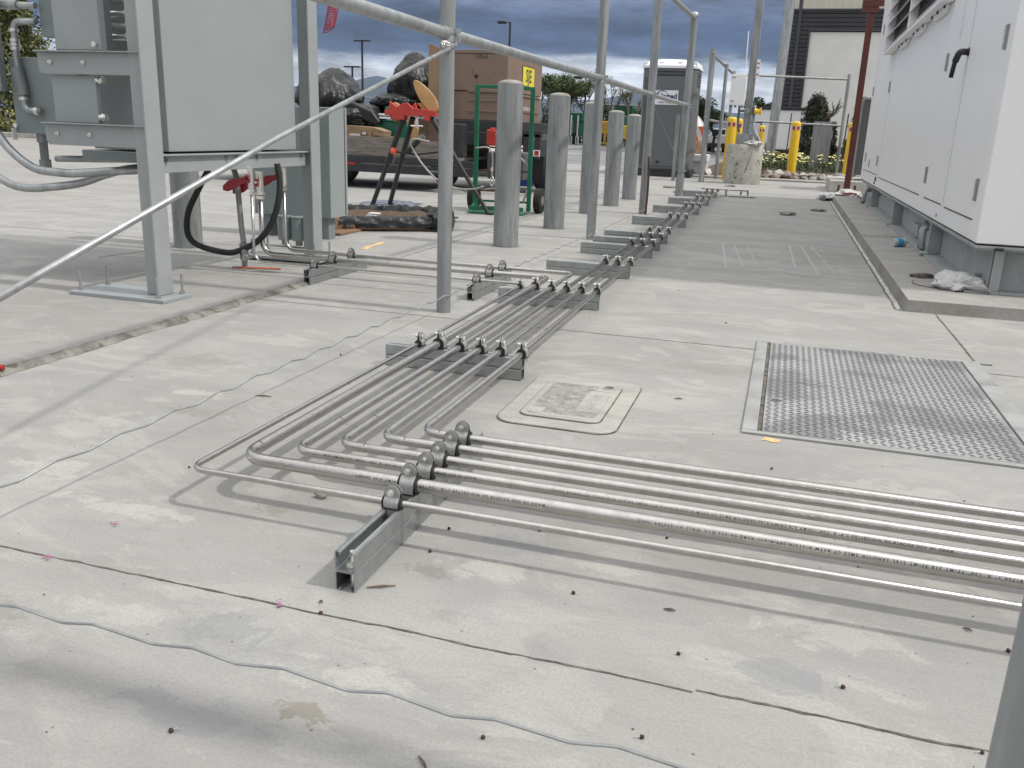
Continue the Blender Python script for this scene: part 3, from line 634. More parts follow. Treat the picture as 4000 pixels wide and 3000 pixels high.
# big cabinet behind the columns
t = thing('equipment_cabinet', 'large flat grey-green cabinet standing between the two rack columns', 'cabinet', (-3.05, 4.23, .66))
MB().box(-3.27, 3.64, .688, -2.835, 4.80, 3.2).build('enclosure', 'grey', t, bevel=.004)
MB().box(-3.33, 3.62, .632, -2.86, 4.82, .680).build('base_channel', 'greyd', t, bevel=.003)
MB().box(-3.20, 3.618, 1.14, -2.90, 3.637, 2.9).build('front_panel', 'greyd', t, bevel=.003)
for k, z in enumerate((1.345, 1.288, 1.235, 1.19)):
    MB().cyl((-3.02, 3.55, z), (-2.935, 3.55, z), .016, seg=14).hexnut((-2.94, 3.55, z), (1, 0, 0), .022, .012).build('cable_gland', ['galvd', 'zinc', 'galvd', 'zinc'][k], t, 40)
t = thing('junction_box', 'light grey box standing on the upper bracket arm', 'junction box', (-3.12, 3.5, 1.125))
MB().box(-3.24, 3.425, 1.123, -2.99, 3.465, 1.75).build('box', 'greyc', t, bevel=.004)
MB().cyl((-3.012, 3.424, 1.148), (-3.012, 3.405, 1.148), .009, seg=12).hexnut((-3.012, 3.408, 1.148), (0, 1, 0), .013, .008).build('latch', 'zinc', t, 40)
t = thing('junction_box', 'pale grey-green box between the two bracket arms', 'junction box', (-3.19, 3.5, .81))
MB().box(-3.315, 3.46, .808, -3.068, 3.485, 1.018).build('box', 'grey', t, bevel=.003)
for z in (1.000, .835): MB().cyl((-3.066, 3.47, z), (-3.030, 3.47, z), .016, seg=14).hexnut((-3.045, 3.47, z), (1, 0, 0), .019, .012).build('hub', 'zinc', t, 40)
t = thing('control_box', 'dark grey wall box behind the left ends of the bracket arms', 'junction box', (-3.9, 4.0, .74))
MB().box(-4.035, 3.93, .735, -3.60, 4.25, 1.125).build('box', 'greyd', t, bevel=.004)
MB().cyl((-3.905, 3.97, .74), (-3.905, 3.97, .69), .030, seg=16).cyl((-3.905, 3.97, .715), (-3.905, 3.97, .565), .022, seg=16).cyl((-3.905, 3.97, .60), (-3.905, 3.97, .555), .030, seg=16).build('drop_conduit', 'galvd', t, 40)
MB().cyl((-4.03, 3.925, .775), (-4.03, 3.915, .775), .012, seg=10).box(-4.04, 3.90, .70, -4.035, 3.93, .76).build('tag', 'paper', t)
t = thing('control_box', 'near-black panel behind the upper bracket arm, conduits entering its left side', 'junction box', (-3.8, 4.0, 1.22))
MB().box(-3.80, 3.93, 1.225, -3.45, 4.25, 1.9).build('box', 'greyd', t, bevel=.004)
t = thing('conduit_run', 'bright threaded conduit with elbows beside the dark grey wall box', 'conduit', (-3.93, 3.9, .86))
MB().tube(fillet([(-3.80, 3.9, 1.297), (-3.945, 3.9, 1.297), (-3.95, 3.9, 1.12), (-3.925, 3.9, .855), (-3.83, 3.9, .855)], [.04, .1, .035], 8), .0165, 16).build('conduit', 'galv', t, 180)
for z, x in ((1.255, -3.946), (1.205, -3.947), (1.185, -3.948), (1.165, -3.949), (.915, -3.931)): MB().cyl((x, 3.9, z - .008), (x, 3.9, z + .008), .024, seg=16).build('coupling', 'zinc', t, 40)
MB().cyl((-3.955, 3.9, 1.07), (-3.93, 3.9, .93), .029, seg=16).build('seal_fitting', 'galvd', t, 60)
MB().cyl((-3.86, 3.9, .855), (-3.835, 3.9, .855), .024, seg=16).build('locknut', 'zinc', t, 40)
t = thing('conduit_run', 'short horizontal conduit at the upper left edge of the view', 'conduit', (-3.95, 3.9, 1.375))
MB().cyl((-4.2, 3.9, 1.385), (-3.79, 3.9, 1.372), .0165, seg=16).cyl((-4.05, 3.9, 1.380), (-3.90, 3.9, 1.376), .023, seg=16).build('conduit', 'galv', t, 60)
t = thing('strut_post', 'grey upright strut at the far left edge', 'post', (-4.04, 3.86, 0))
MB().box(-4.09, 3.84, 0.95, -4.01, 3.88, 1.9).build('post', 'galvd', t, bevel=.004)
for lb, pts, r in (('upper large conduit sweeping right under the cabinets', [(-4.12, 3.75, 1.2), (-4.05, 3.75, .86), (-3.952, 3.75, .70), (-3.876, 3.75, .628), (-3.80, 3.75, .582), (-3.733, 3.75, .560), (-3.62, 3.75, .553), (-3.50, 3.75, .553), (-3.3, 3.8, .572), (-3.0, 3.85, .597)], .0215),
                   ('lower large conduit swooping down and up under the cabinets', [(-4.25, 3.75, .70), (-4.08, 3.75, .56), (-4.0, 3.75, .505), (-3.909, 3.75, .470), (-3.80, 3.75, .462), (-3.68, 3.75, .474), (-3.57, 3.78, .490), (-3.486, 3.8, .511), (-3.40, 3.82, .543), (-3.3, 3.9, .58), (-3.1, 3.95, .60)], .0205),
                   ('straight conduit lying along the underside of the cabinets', [(-3.95, 4.1, .60), (-3.6, 4.1, .612), (-3.3, 4.1, .62), (-2.95, 4.1, .62)], .018)):
    tag(MB().tube(smoothpath(pts, 6), r, 18).build('conduit_run', 'galv', None, 180), lb, 'conduit')
# valves where the three tubes rise
for i, (lb, zt_) in enumerate((('small ball valve with red lever on the thinnest riser', .590), ('larger ball valve with red lever, middle riser', .565), ('ball valve with red lever on the right riser', .590))):
    x, y, z0 = XV[i], YL[i], vz[i]; t = thing('ball_valve', lb, 'valve', (x, y, z0), 0, 'ball valves with red levers')
    r = PR[i]; b = .0165 + .004 * (i > 0)
    MB().cyl((x, y, z0 + .012), (x, y, zt_ - .008), b, seg=20).hexnut((x, y, zt_ - .002), (0, 0, 1), b * 1.12, .016).build('body', 'zinc', t, 40)
    MB().hexnut((x, y, z0 - .006), (0, 0, 1), r * 1.75, .018).hexnut((x, y, z0 + .016), (0, 0, 1), r * 1.9, .012).build('fitting', 'zinc', t, 40)
    hz = (z0 + zt_) / 2 + .012; fy = y - b
    MB().cyl((x, fy + .004, hz), (x, fy - .022, hz), .008, seg=12).hexnut((x, fy - .018, hz), (0, 1, 0), .009, .008).build('stem', 'zinc', t, 40)
    L_ = .175; dz = -.06
    mb = MB(); prof = [(0, .024), (-.03, .016), (-.06, .018), (-.09, .028), (-.14, .028), (-L_, .012)]
    up = [(px, dz * (-px / L_) + w) for px, w in prof]; lo = [(px, dz * (-px / L_) - w) for px, w in reversed(prof)]
    mb.prism(up + lo + [(.012, -.010), (.017, 0), (.012, .010)], (x, fy - .013, hz), (1, -.15, 0), (0, 0, 1), (0, -.006, 0)); mb.build('lever', 'red', t, bevel=.0015)
# hose loop, seal-off fitting, red putty at its foot
tag(MB().tube(smoothpath([(-3.10, 4.38, .66), (-3.155, 4.38, .572), (-3.232, 4.38, .454), (-3.306, 4.38, .333), (-3.328, 4.38, .229), (-3.307, 4.38, .163), (-3.231, 4.38, .125), (-3.092, 4.38, .105), (-2.997, 4.38, .115), (-2.867, 4.39, .180), (-2.779, 4.4, .279), (-2.735, 4.41, .396), (-2.722, 4.42, .51), (-2.735, 4.42, .62)], 7), .0175, 14).build('black_hose', 'rubber', None, 180), 'thick black hose hanging in a loop under the rack beam', 'hose')
t = thing('conduit_seal_fitting', 'grey upright conduit with a seal fitting standing on the slab beside the hose loop', 'conduit', (-2.98, 4.42, .016))
MB().tube(smoothpath([(-3.06, 4.42, .64), (-3.02, 4.42, .58), (-3.0, 4.42, .50), (-2.985, 4.42, .25), (-2.975, 4.42, .16)], 5), .016, 16).build('conduit', 'galvd', t, 180)
MB().cyl((-2.975, 4.42, .065), (-2.975, 4.42, .16), .026, seg=16).cyl((-2.975, 4.42, .135), (-2.94, 4.37, .115), .017, seg=14).cyl((-2.95, 4.40, .095), (-2.925, 4.35, .085), .017, seg=14).build('fitting', 'galvd', t, 40)
MB().cyl((-2.975, 4.42, .016), (-2.975, 4.42, .07), .017, seg=14).build('nipple', 'galvd', t, 40)
tag(MB().prism([(-.14, .0), (-.06, .022), (.06, .034), (.15, .03), (.16, .012), (.04, .0), (-.08, -.012)], (-2.90, 4.40, .017), (.95, .2, 0), (-.2, .95, 0), (0, 0, .010)).build('red_clay_scrap', mat('red_clay', (.40, .12, .07), .8, var=.2, scale=20), bevel=.003), 'flat strip of orange-red clay lying on the slab under the valves', 'debris')
t = thing('utility_cabinet', 'grey-green cabinet behind the rack, right of the right column', 'cabinet', (-3.5, 6.1, .16))
MB().box(-3.86, 5.90, .165, -3.2155, 6.13, .955).build('body', 'greyd', t, bevel=.004)  # darker grey puts the shade of the front face into the paint
MB().box(-3.86, 6.135, .175, -3.205, 6.16, .960).build('door', 'greyc', t, bevel=.002); MB().box(-3.2145, 5.902, .167, -3.212, 6.128, .953).build('side_panel', 'grey', t)  # side_panel is an added lighter sheet, sunlit tone put into its colour
for x in (-3.82, -3.32): MB().box(x, 5.95, 0, x + .06, 6.05, .163).build('leg', 'greyd', t)
for k, x in enumerate((-3.33, -3.22, -3.12)):
    tag(MB().cyl((x, 5.45, .05), (x, 5.45, .205), .048, seg=20).cyl((x, 5.45, .205), (x, 5.45, .215), .053, seg=20).cyl((x, 5.45, .015), (x, 5.45, .05), .025, seg=14).build('conduit_hub', 'greyd', None, 40), ['left grey stub-up', 'middle grey stub-up', 'right grey stub-up'][k] + ' of three standing behind the right riser', 'conduit')
tag(MB().box(-3.9, 6.2, 0, -3.3, 6.9, .02).box(-3.75, 6.3, .02, -3.45, 6.7, .11).build('cardboard_scrap', 'cardd', bevel=.004), 'flattened brown carton on the ground behind the stub-ups', 'cardboard')
# red coiled air hose hanging at the top
pts = []
for k in range(340):
    a = k / 18 * 2 * math.pi; f = k / 339
    pts.append((-2.775 - .045 * f * f + .034 * math.cos(a), 5.2 + .034 * math.sin(a), 1.66 - .262 * f + .012 * math.cos(a) * (f * 2 - .3)))
tag(MB().tube(pts, .0028, 6).build('coiled_air_hose', 'coil', None, 180), 'bright red coiled air hose hanging beside the right rack column', 'hose')

# ------------------------------------------------------------ white generator
GX, GY0, GY1, GZ, GT = 1.032, 5.385, 14.28, .339, 2.92
t = thing('generator_enclosure', 'huge white sound enclosure on a grey steel skid', 'generator', (2.6, 9.8, .06))
MB().box(GX, GY0, GZ, 4.2, GY1, GT).build('housing', 'white', t, bevel=.006)
MB().box(GX + .012, GY0 + .012, GZ - .010, 4.15, GY1 - .01, GZ - .001).build('seam_shadow_gap', 'rubber', t)
MB().box(GX + .002, GY0 + .002, GZ - .026, 4.15, GY1 - .01, GZ - .0105).build('skid_top_plate', 'skid', t, bevel=.002)
# skid I-beam along the side, with end beam facing the camera
sk = MB().box(1.135, 5.45, .073, 1.147, 14.2, .30).box(1.02, 5.41, .06, 1.20, 14.2, .073).box(1.045, 5.41, .30, 1.20, 14.2, .312)
sk.build('skid_beam', 'skid', t, bevel=.002)
MB().box(1.20, 5.50, .074, 4.2, 5.51, .30).box(1.201, 5.41, .0605, 4.2, 5.55, .0735).box(1.201, 5.41, .30, 4.2, 5.55, .3125).box(1.148, 5.435, .0735, 1.199, 5.449, .2995).build('end_beam', 'skid', t, bevel=.002)
for y in (7.10, 9.6, 12.2): MB().box(1.045, y, .0735, 1.134, y + .05, .2995).box(1.0, y - .03, .0735, 1.06, y + .08, .085).build('skid_stiffener', 'skid', t, bevel=.002)
for y, x in ((7.36, 1.06), (7.46, 1.07)): MB().tube(fillet([(1.14, y + .10, .235), (1.05, y + .08, .235), (1.045, y, .075)], .035, 6), .020, 14).build('skid_conduit', 'skid', t, 180)
MB().tube(fillet([(1.14, 13.0, .235), (1.03, 12.95, .235), (1.0, 12.85, .075)], .05, 6), .028, 12).build('skid_conduit', 'skid', t, 180)
MB().box(1.09, 8.05, .12, 1.134, 8.45, .20).build('junction_plate', 'skid', t, bevel=.002)
for y0, y1, z in ((7.62, 7.68, .235), (7.74, 7.80, .235), (7.86, 8.0, .24), (9.2, 9.28, .262), (9.34, 9.42, .262), (10.4, 10.5, .262), (12.0, 12.1, .225), (12.2, 12.3, .225)):
    MB().box(1.130, y0, z - .015, 1.1345, y1, z + .015).build('slot', 'black', t)
MB().box(1.13, 5.37, .305, 1.175, 5.385, .32).build('grounding_lug', 'black', t); MB().cyl((1.10, 5.60, .14), (1.136, 5.60, .14), .012, seg=10).build('ground_bolt', 'galvd', t, 40)
def seam(y0, y1, z0, z1):
    MB().box(GX - .0025, y0, z0, GX + .001, y1, z1).build('panel_gap', 'black', t)
for a, b, z in ((5.591, 6.594, 0.451), (6.745, 7.593, 0.458), (7.875, 11.549, 0.459), (11.756, 13.97, 0.478)): seam(a, b, z - .004, z + .004)
for y in (6.669, 11.653): MB().box(GX - .0015, y - .0015, .46, GX + .001, y + .0015, 2.9).build('panel_joint', 'greyc', t)
seam(12.01, 13.5, 2.482, 2.489)
def hinge(y, z, s=1):
    h = MB().box(GX - .004, y - .035, z - .062, GX, y + .035, z + .062).cyl((GX - .008, y, z - .062), (GX - .008, y, z + .062), .0085, seg=10).build('hinge', 'clamp', t, 40)
    MB().cyl((GX - .018, y, z + .035), (GX, y, z + .035), .006, seg=8).cyl((GX - .018, y, z - .035), (GX, y, z - .035), .006, seg=8).build('hinge_screw', 'zinc', h, 40)
for y, z in ((5.548, 1.419), (5.611, 0.616), (7.51, 1.442), (7.636, 0.626), (11.718, 1.488), (11.897, 0.643), (13.73, 2.344), (12.632, 2.384), (13.753, 0.652), (14.083, 1.556)): hinge(y, z)
h = MB().tube(fillet([(GX, 6.66, 1.44), (GX - .055, 6.66, 1.442), (GX - .068, 6.70, 1.38), (GX - .075, 6.72, 1.285)], .022, 5), [.021] * 8 + [.0145] * 6, 10).build('door_handle', 'black', t, 180)
MB().cyl((GX - .006, 6.66, 1.44), (GX, 6.66, 1.44), .028, seg=16).build('handle_rose', 'black', h, 40)
MB().cyl((GX - .014, 11.775, .426), (GX, 11.775, .426), .028, seg=12).build('lock', 'black', t, 40); MB().box(GX - .003, 6.85, .365, GX, 6.87, .39).build('key_slot', 'black', t); MB().box(GX - .012, 11.87, .365, GX, 11.91, .39).build('key_slot', 'black', t)
MB().box(GX - .006, 13.06, .53, GX, 13.11, .633).build('latch_slot', 'black', t)
# louvred air inlet: hood frame, dark opening, blades, brackets under it
lv = MB().box(GX - .095, 7.66, 1.881, GX - .006, 12.13, 1.91).box(GX - .095, 7.63, 1.881, GX - .006, 7.659, 2.83).box(GX - .095, 12.131, 1.881, GX - .006, 12.16, 2.83).box(GX - .088, 9.853, 1.911, GX - .006, 9.891, 2.83).build('louvre_frame', 'white', t, bevel=.003)
MB().box(GX - .0055, 7.66, 1.911, GX - .002, 12.13, 2.83).build('louvre_opening', 'black', lv)
for y0, y1 in ((7.66, 9.852), (9.892, 12.13)):
    for k in range(6): MB().obox((GX - .05, (y0 + y1) / 2, 1.97 + .15 * k), (.036, 0, .042), (0, (y1 - y0) / 2, 0), (-.002, 0, .002)).build('louvre_blade', 'white', lv)
for y in (7.875, 9.09, 10.343):
    MB().prism([(0, 0), (.58, 0), (.70, .05), (-.06, .05)], (GX - .03, y, 1.828), (0, 1, 0), (0, 0, 1), (.028, 0, 0)).build('lifting_bracket', 'white', t, bevel=.002)
    MB().cyl((GX - .034, y, 1.86), (GX - .034, y + .002, 1.90), .009, seg=8).cyl((GX - .034, y + .35, 1.86), (GX - .034, y + .352, 1.90), .009, seg=8).cyl((GX - .034, y + .66, 1.86), (GX - .034, y + .662, 1.90), .009, seg=8).build('bracket_bolt', 'black', t)
random.seed(3)
for (y, z) in ((7.112, 1.726), (11.98, 1.80)):                      # faint handwriting down the panel
    mb = MB()
    for k in range(26):
        zz = z + .12 - k * .0115; yy = y + random.uniform(-.03, .03); mb.bar((GX - .0006, yy - .02, zz), (GX - .0006, yy + .02, zz + random.uniform(-.012, .012)), .0012, .002)
    mb.build('pencil_note', mat('pencil', (.42, .43, .46), .8), t)
# dark vertical unit beyond the generator
t = thing('radiator_unit', 'dark screened unit with a grey post just beyond the white generator', 'machine', (1.25, 17, .06))
MB().box(1.12, 16.9, .30, 2.0, 17.8, 1.56).build('screen', 'cabb', t, bevel=.01); MB().box(1.02, 16.88, .2, 1.09, 16.95, 1.58).box(1.02, 16.88, 1.56, 1.6, 16.95, 1.60).build('frame', 'galvd', t, bevel=.003)
MB().box(.72, 16.5, 0, 2.6, 18.5, .20).build('plinth', 'concy', t, bevel=.01)
# red oxide post
t = thing('steel_post', 'dark red primed steel post bolted to the corner of the generator pad', 'post', (.90, 14.9, .06))
MB().box(.855, 14.86, .075, .945, 14.95, 3.6).build('post', 'oxide', t, bevel=.006)
MB().box(.73, 14.78, .075, 1.07, 15.03, .095).build('base_plate', 'oxide', t, bevel=.003)
for x, y in ((.78, 14.82), (1.02, 14.82), (.78, 14.99), (1.02, 14.99)): MB().cyl((x, y, .06), (x, y, .20), .012, seg=8).hexnut((x, y, .11), (0, 0, 1), .024, .03).build('anchor_bolt', 'oxide', t, 40)
MB().box(.76, 14.84, 2.70, 1.0, 14.858, 2.87).box(.80, 14.83, 2.78, 1.06, 14.839, 2.95).build('bracket', 'oxide', t, bevel=.003)
for x in (.84, .98): MB().cyl((x, 14.828, 2.88), (x, 14.824, 2.88), .014, seg=10).build('bolt_hole', 'paper', t)
random.seed(11)
def crumple(name, c, r, m, lb, cat, seed, amp=.5, sub=3, fr=1.8, flat=-.5):
    o = MB().blob(c, r, sub, amp, fr, seed, flat * (r[2] if not isinstance(r, float) else r)).build(name, m, None, 35); return tag(o, lb, cat)
crumple('cement_bag', (.90, 14.55, .085), (.17, .20, .07), 'bag', 'white bag with red print crumpled at the foot of the dark red post', 'bag', 3)
tag(MB().tube(smoothpath([(.96, 14.7, .10), (1.02, 14.2, .09), (1.04, 13.4, .075), (1.05, 13.0, .07)], 5), .012, 8).build('cord', mat('dull_red', (.2, .04, .03), .7), None, 180), 'dull red cord running from the red post along the skid', 'cord')
MB_ = MB().box(.80, 14.33, .10, 1.02, 14.36, .115); tag(MB_.build('red_label', 'reflr'), 'small red label on the white bag by the red post', 'label')
crumple('plastic_bag', (.60, 14.35, .05), (.12, .35, .04), 'bag', 'loose pale plastic film at the corner of the generator pad', 'bag', 5)
tag(MB().cyl((.52, 14.1, .05), (.55, 13.95, .05), .035, seg=12).build('pipe_offcut', 'galvd', None, 40), 'short pipe offcut beside the plastic film', 'pipe')
crumple('plastic_bag', (1.01, 5.50, .095), (.14, .10, .06), 'bag', 'crumpled clear plastic bag on the pad by the skid corner', 'bag', 8, .7)
crumple('burlap_scrap', (.865, 5.90, .068), (.07, .035, .018), 'joint', 'flat dark scrap on the generator pad beside the clear bag', 'debris', 9)
t = thing('drink_bottle', 'small clear bottle with a blue label lying on the generator pad', 'bottle', (.905, 7.62, .08)); MB().cyl((.86, 7.60, .09), (.95, 7.66, .095), .035, seg=12).cyl((.95, 7.66, .095), (.98, 7.68, .097), .014, seg=10).build('bottle', 'bag', t, 40); MB().cyl((.885, 7.616, .0915), (.925, 7.643, .0935), .037, seg=12).build('label_wrap', mat('light_blue', (.05, .35, .60), .4), t, 60)
tag(MB().tube(smoothpath([(.80, 5.75, .063), (.78, 5.6, .063), (.84, 5.5, .064), (.95, 5.42, .064)], 5), .0022, 6).build('string', 'twig', None, 180), 'thin dark string trailing from the clear plastic bag', 'string')

# ------------------------------------------------------------ ground covers
t = thing('utility_box_cover', 'small rounded concrete handhole cover marked ELECTRIC beside the bend of the tubes', 'utility cover', (-.6, 2.64, 0))
def rrect(w, h, r, n=5):
    out = []
    for cx, cy, a0 in ((w - r, h - r, 0), (-w + r, h - r, 90), (-w + r, -h + r, 180), (w - r, -h + r, 270)):
        for k in range(n + 1): a = R(a0 + 90 * k / n); out.append((cx + r * math.cos(a), cy + r * math.sin(a)))
    return out
cx, cy = -.585, 2.675
def slab(poly, z0, z1, nm, m, p, bv=0): return MB().prism(poly, (cx, cy, z0), (1, 0, 0), (0, 1, 0), (0, 0, z1 - z0)).build(nm, m, p, bevel=bv)
slab(rrect(.185, .285, .06), .0, .006, 'collar', 'cover', t, .003)
slab(rrect(.1885, .2885, .062), .0005, .0022, 'dirt_gap', 'joint', t)
lid = slab(rrect(.130, .215, .035), .0063, .0078, 'lid_gap', 'joint', t)
slab(rrect(.127, .212, .034), .0070, .011, 'lid', 'cover', t, .002)
mb = MB()
for k in range(30):
    y = -.165 + .0115 * k; x1 = .105 if (k < 6 or k > 24) else .035
    if k < 4: x1 = .105
    mb.box(cx - .105 + (.045 if k < 4 else 0), cy + y - .0035, .0110, cx + (x1 if not (k > 25) else .05), cy + y + .0035, .0124)
mb.build('tread_pattern', 'coverd', t)
slab([(x + .068, y - .02) for x, y in rrect(.038, .105, .008)], .0110, .0135, 'name_plate', 'cover', t, .0015)
text_on('lettering', 'ELECTRIC', .038, (cx + .068, cy - .02, .0139), (0, -1, 0), (1, 0, 0), 'coverd', t, .0006)
for x, y in ((-.085, -.170), (.085, .170)):
    MB().cyl((cx + x, cy + y, .011), (cx + x, cy + y, .0130), .022, seg=20).build('bolt_boss', 'coverd', t, 40); MB().cyl((cx + x, cy + y, .013), (cx + x, cy + y, .0136), .016, seg=18).build('bolt_well', 'joint' if y > 0 else 'cover', t, 40)
t = thing('vault_cover', 'checker plate steel vault cover in two leaves, framed in the concrete', 'utility cover', (.45, 3.24, 0))
def ln(a, b, f): return a + (b - a) * f
FR = MB().box(-.045, 2.60, 0, .0, 3.86, .008).box(-.045, 3.845, 0.0002, .88, 3.872, .0075).box(.765, 2.6, 0, .83, 3.844, .0085).box(-.045, 2.575, .0002, .88, 2.598, .0075).build('frame', mat('vault_frame', (.31, .312, .30), .7, .1, var=.14, scale=6, spot=((.22, .23, .24), 9, .58)), t, bevel=.002)
MB().box(.0015, 2.60, .0004, .0125, 3.844, .0028).build('frame_gap', 'joint', t)
PX0, PX1 = .014, .758
for y0, y1 in ((2.60, 3.212), (3.217, 3.843)):
    pl = MB().box(PX0, y0, .001, PX1, y1, .0075).build('plate_leaf', 'plate', t, bevel=.001)
    mb = MB(); LP_ = .0235; nx, ny = int((PX1 - PX0) / LP_), int((y1 - y0) / LP_)
    for i in range(nx):
        for j in range(ny):
            x = PX0 + .014 + i * LP_; y = y0 + .014 + j * LP_
            if math.hypot(x - .05, y - 2.95) < .018: continue
            k = 1 if (i + j) % 2 else -1; dx, dy = .0142 * math.cos(R(45 * k)), .0142 * math.sin(R(45 * k)); ux, uy = -dy / .0142 * .0042, dx / .0142 * .0042
            mb.add([(x - dx, y - dy, .0076), (x - ux, y - uy, .0090), (x + dx, y + dy, .0076), (x + ux, y + uy, .0090), (x, y, .0095)], [(0, 1, 4), (1, 2, 4), (2, 3, 4), (3, 0, 4)])
    mb.build('raised_lugs', 'lug', pl)
MB().cyl((.05, 2.95, .0076), (.05, 2.95, .0084), .017, seg=18).build('lift_hole', 'lug', t)
tag(ragged('scuff_mark', [((-.46, 7.6), (-.33, 6.1), .014, .5, .004), ((-.36, 7.5), (-.22, 6.2), .010, .5, .004), ((-.26, 7.6), (-.14, 6.4), .009, .5, .004), ((.08, 7.7), (.12, 6.4), .014, .5, .004), ((.17, 7.8), (.27, 6.1), .014, .5, .004), ((.25, 7.8), (.38, 6.2), .010, .5, .004)], mat('scuff', (.385, .378, .36), .9, var=.12, scale=30), .0009), kind='structure')
tag(ragged('paint_spill', [((.02, 2.55), (.065, 2.535), .035, .5, .01), ((-2.86, 6.05), (-2.80, 5.6), .05, .7, .03)], 'spill', .0016), kind='structure')

# ------------------------------------------------------------ tray wrapped in black plastic
t = thing('planter_tray', 'low timber tray wrapped in crumpled black plastic and filled with brown soil', 'tray', (-3.35, 7.45, 0))
A, B, C, D = Vector((-3.62, 6.42, 0)), Vector((-2.74, 6.98, 0)), Vector((-3.05, 7.85, 0)), Vector((-4.0, 7.45, 0))
random.seed(5)
def wrinkled_wall(p, q, h0, h1, w, seed):
    mb = MB(); n = 46; m = 14; vs = []; d = (q - p).normalized(); s = Vector((-d.y, d.x, 0))
    for i in range(n + 1):
        f = i / n; c = p.lerp(q, f)
        for j in range(m):
            a = math.pi * j / (m - 1); nz_ = noise.noise(Vector((f * 16, j * .45, seed))) * .022 + noise.noise(Vector((f * 45, j * .9, seed + 4))) * .009
            vs.append(c + s * (-math.cos(a) * (w / 2 + nz_)) + Vector((0, 0, h0 + (h1 - h0) * min(1, math.sin(a) * 1.15) + nz_ * .8)))
    for i in range(n):
        for j in range(m - 1): k = i * m + j; mb.f.append([k, k + 1, k + 1 + m, k + m]); mb.m.append(0)
    mb.v = vs; mb.f.append(list(range(m))); mb.m.append(0); mb.f.append([n * m + j for j in range(m)]); mb.m.append(0); return mb
for k, (p, q, h, w) in enumerate(((A, B, .115, .12), (B, C, .13, .15), (C, D, .12, .15), (D, A, .12, .12))):
    wrinkled_wall(p, q, .035 if k == 0 else .0, h, w, k * 5).build('plastic_wrap', 'plastic', t, 50)
MB().blob((-2.79, 7.0, .075), (.12, .14, .085), 3, .55, 2.6, 4, -.07).build('plastic_fold', 'plastic', t, 30)
MB().bar(A + Vector((.10, .02, .035)), B + Vector((-.13, -.09, .035)), .05, .036).build('timber_edge', 'cardd', t, bevel=.004)
MB().bar(A + Vector((0, .05, .012)), B + Vector((-.05, 0, .012)), .08, .022).build('timber_bearer', 'wood', t, bevel=.004)
so = MB(); n = 16
for i in range(n + 1):
    for j in range(n + 1):
        p = A.lerp(B, i / n).lerp(D.lerp(C, i / n), j / n); so.v.append(p + Vector((0, 0, .082 + .022 * noise.noise(p * 9))))
for i in range(n):
    for j in range(n): k = i * (n + 1) + j; so.f.append([k, k + 1, k + n + 2, k + n + 1]); so.m.append(0)
so.build('soil', 'soil', t, 180)
tag(MB().box(-3.40, 6.9, .112, -3.31, 6.97, .120).box(-3.41, 6.88, .098, -3.32, 6.95, .104).build('paper_scrap', 'paper'), 'two small white scraps on the left end of the black tray', 'litter')

# ------------------------------------------------------------ tripod pipe vise
t = thing('tripod_vise', 'red-topped tripod pipe stand with black legs and chain vise', 'tripod', (-3.6, 8.65, 0))
hd = MB().prism([(-.26, -.02), (.30, -.02), (.30, .035), (.05, .055), (-.01, .105), (-.055, .105), (-.125, .060), (-.205, .118), (-.215, .035), (-.26, .03)], (-3.735, 8.50, .965), (1, 0, 0), (0, 0, 1), (0, .03, 0))
hd.prism([(-.16, 0), (-.205, .085), (-.13, .04), (-.07, .04), (-.01, .095), (.02, 0)], (-3.735, 8.70, .985), (1, 0, 0), (0, 0, 1), (0, .03, 0)).box(-3.98, 8.53, .95, -3.45, 8.74, .975).box(-3.91, 8.49, .905, -3.78, 8.60, .945).box(-3.56, 8.49, .905, -3.50, 8.60, .945)
hd.build('head', 'redp', t, bevel=.004)
for a, b, w in (((-3.80, 8.55, .93), (-4.20, 8.62, .012), .05), ((-3.76, 8.68, .93), (-4.17, 9.0, .012), .05), ((-3.50, 8.56, .93), (-2.89, 8.62, .012), .045)):
    lg = MB().tube([a, Vector(a).lerp(Vector(b), .5)], w / 2 + .004, 12).tube([Vector(a).lerp(Vector(b), .42), b], w / 2, 12).build('leg', 'black', t, 60)
    MB().tube([Vector(b) + Vector((-.02, 0, -.010)), Vector(b) + Vector((.05, 0, -.005))], .018, 8).build('foot', 'rubber', lg, 60)
MB().tube([(-3.93, 8.53, .60), (-3.88, 8.53, .585)], .034, 12).build('clamp_knob', 'orange', t, 60)
MB().tube([(-3.78, 8.58, .58), (-3.62, 8.58, .74)], .028, 12).build('crank', 'black', t, 60); MB().tube([(-3.64, 8.58, .72), (-3.60, 8.58, .755)], .033, 14).build('crank_knob', 'galvd', t, 60)
MB().tube([(-3.89, 8.56, .585), (-3.68, 8.6, .565), (-3.44, 8.6, .60)], .010, 8).build('spreader', 'black', t, 60)
MB().tube([(-3.90, 8.6, .56), (-3.96, 8.62, .47)], .006, 8).build('link', 'galvd', t, 60)
MB().cyl((-3.62, 8.47, .93), (-3.62, 8.47, .835), .016, seg=12).cyl((-3.69, 8.47, .85), (-3.555, 8.47, .85), .008, seg=10).build('vise_screw', 'zinc', t, 60)
tag(MB().box(-3.745, 8.80, .70, -3.455, 8.83, .925).build('board', 'ply', bevel=.003), 'weathered plywood square hanging under the tripod head', 'board')
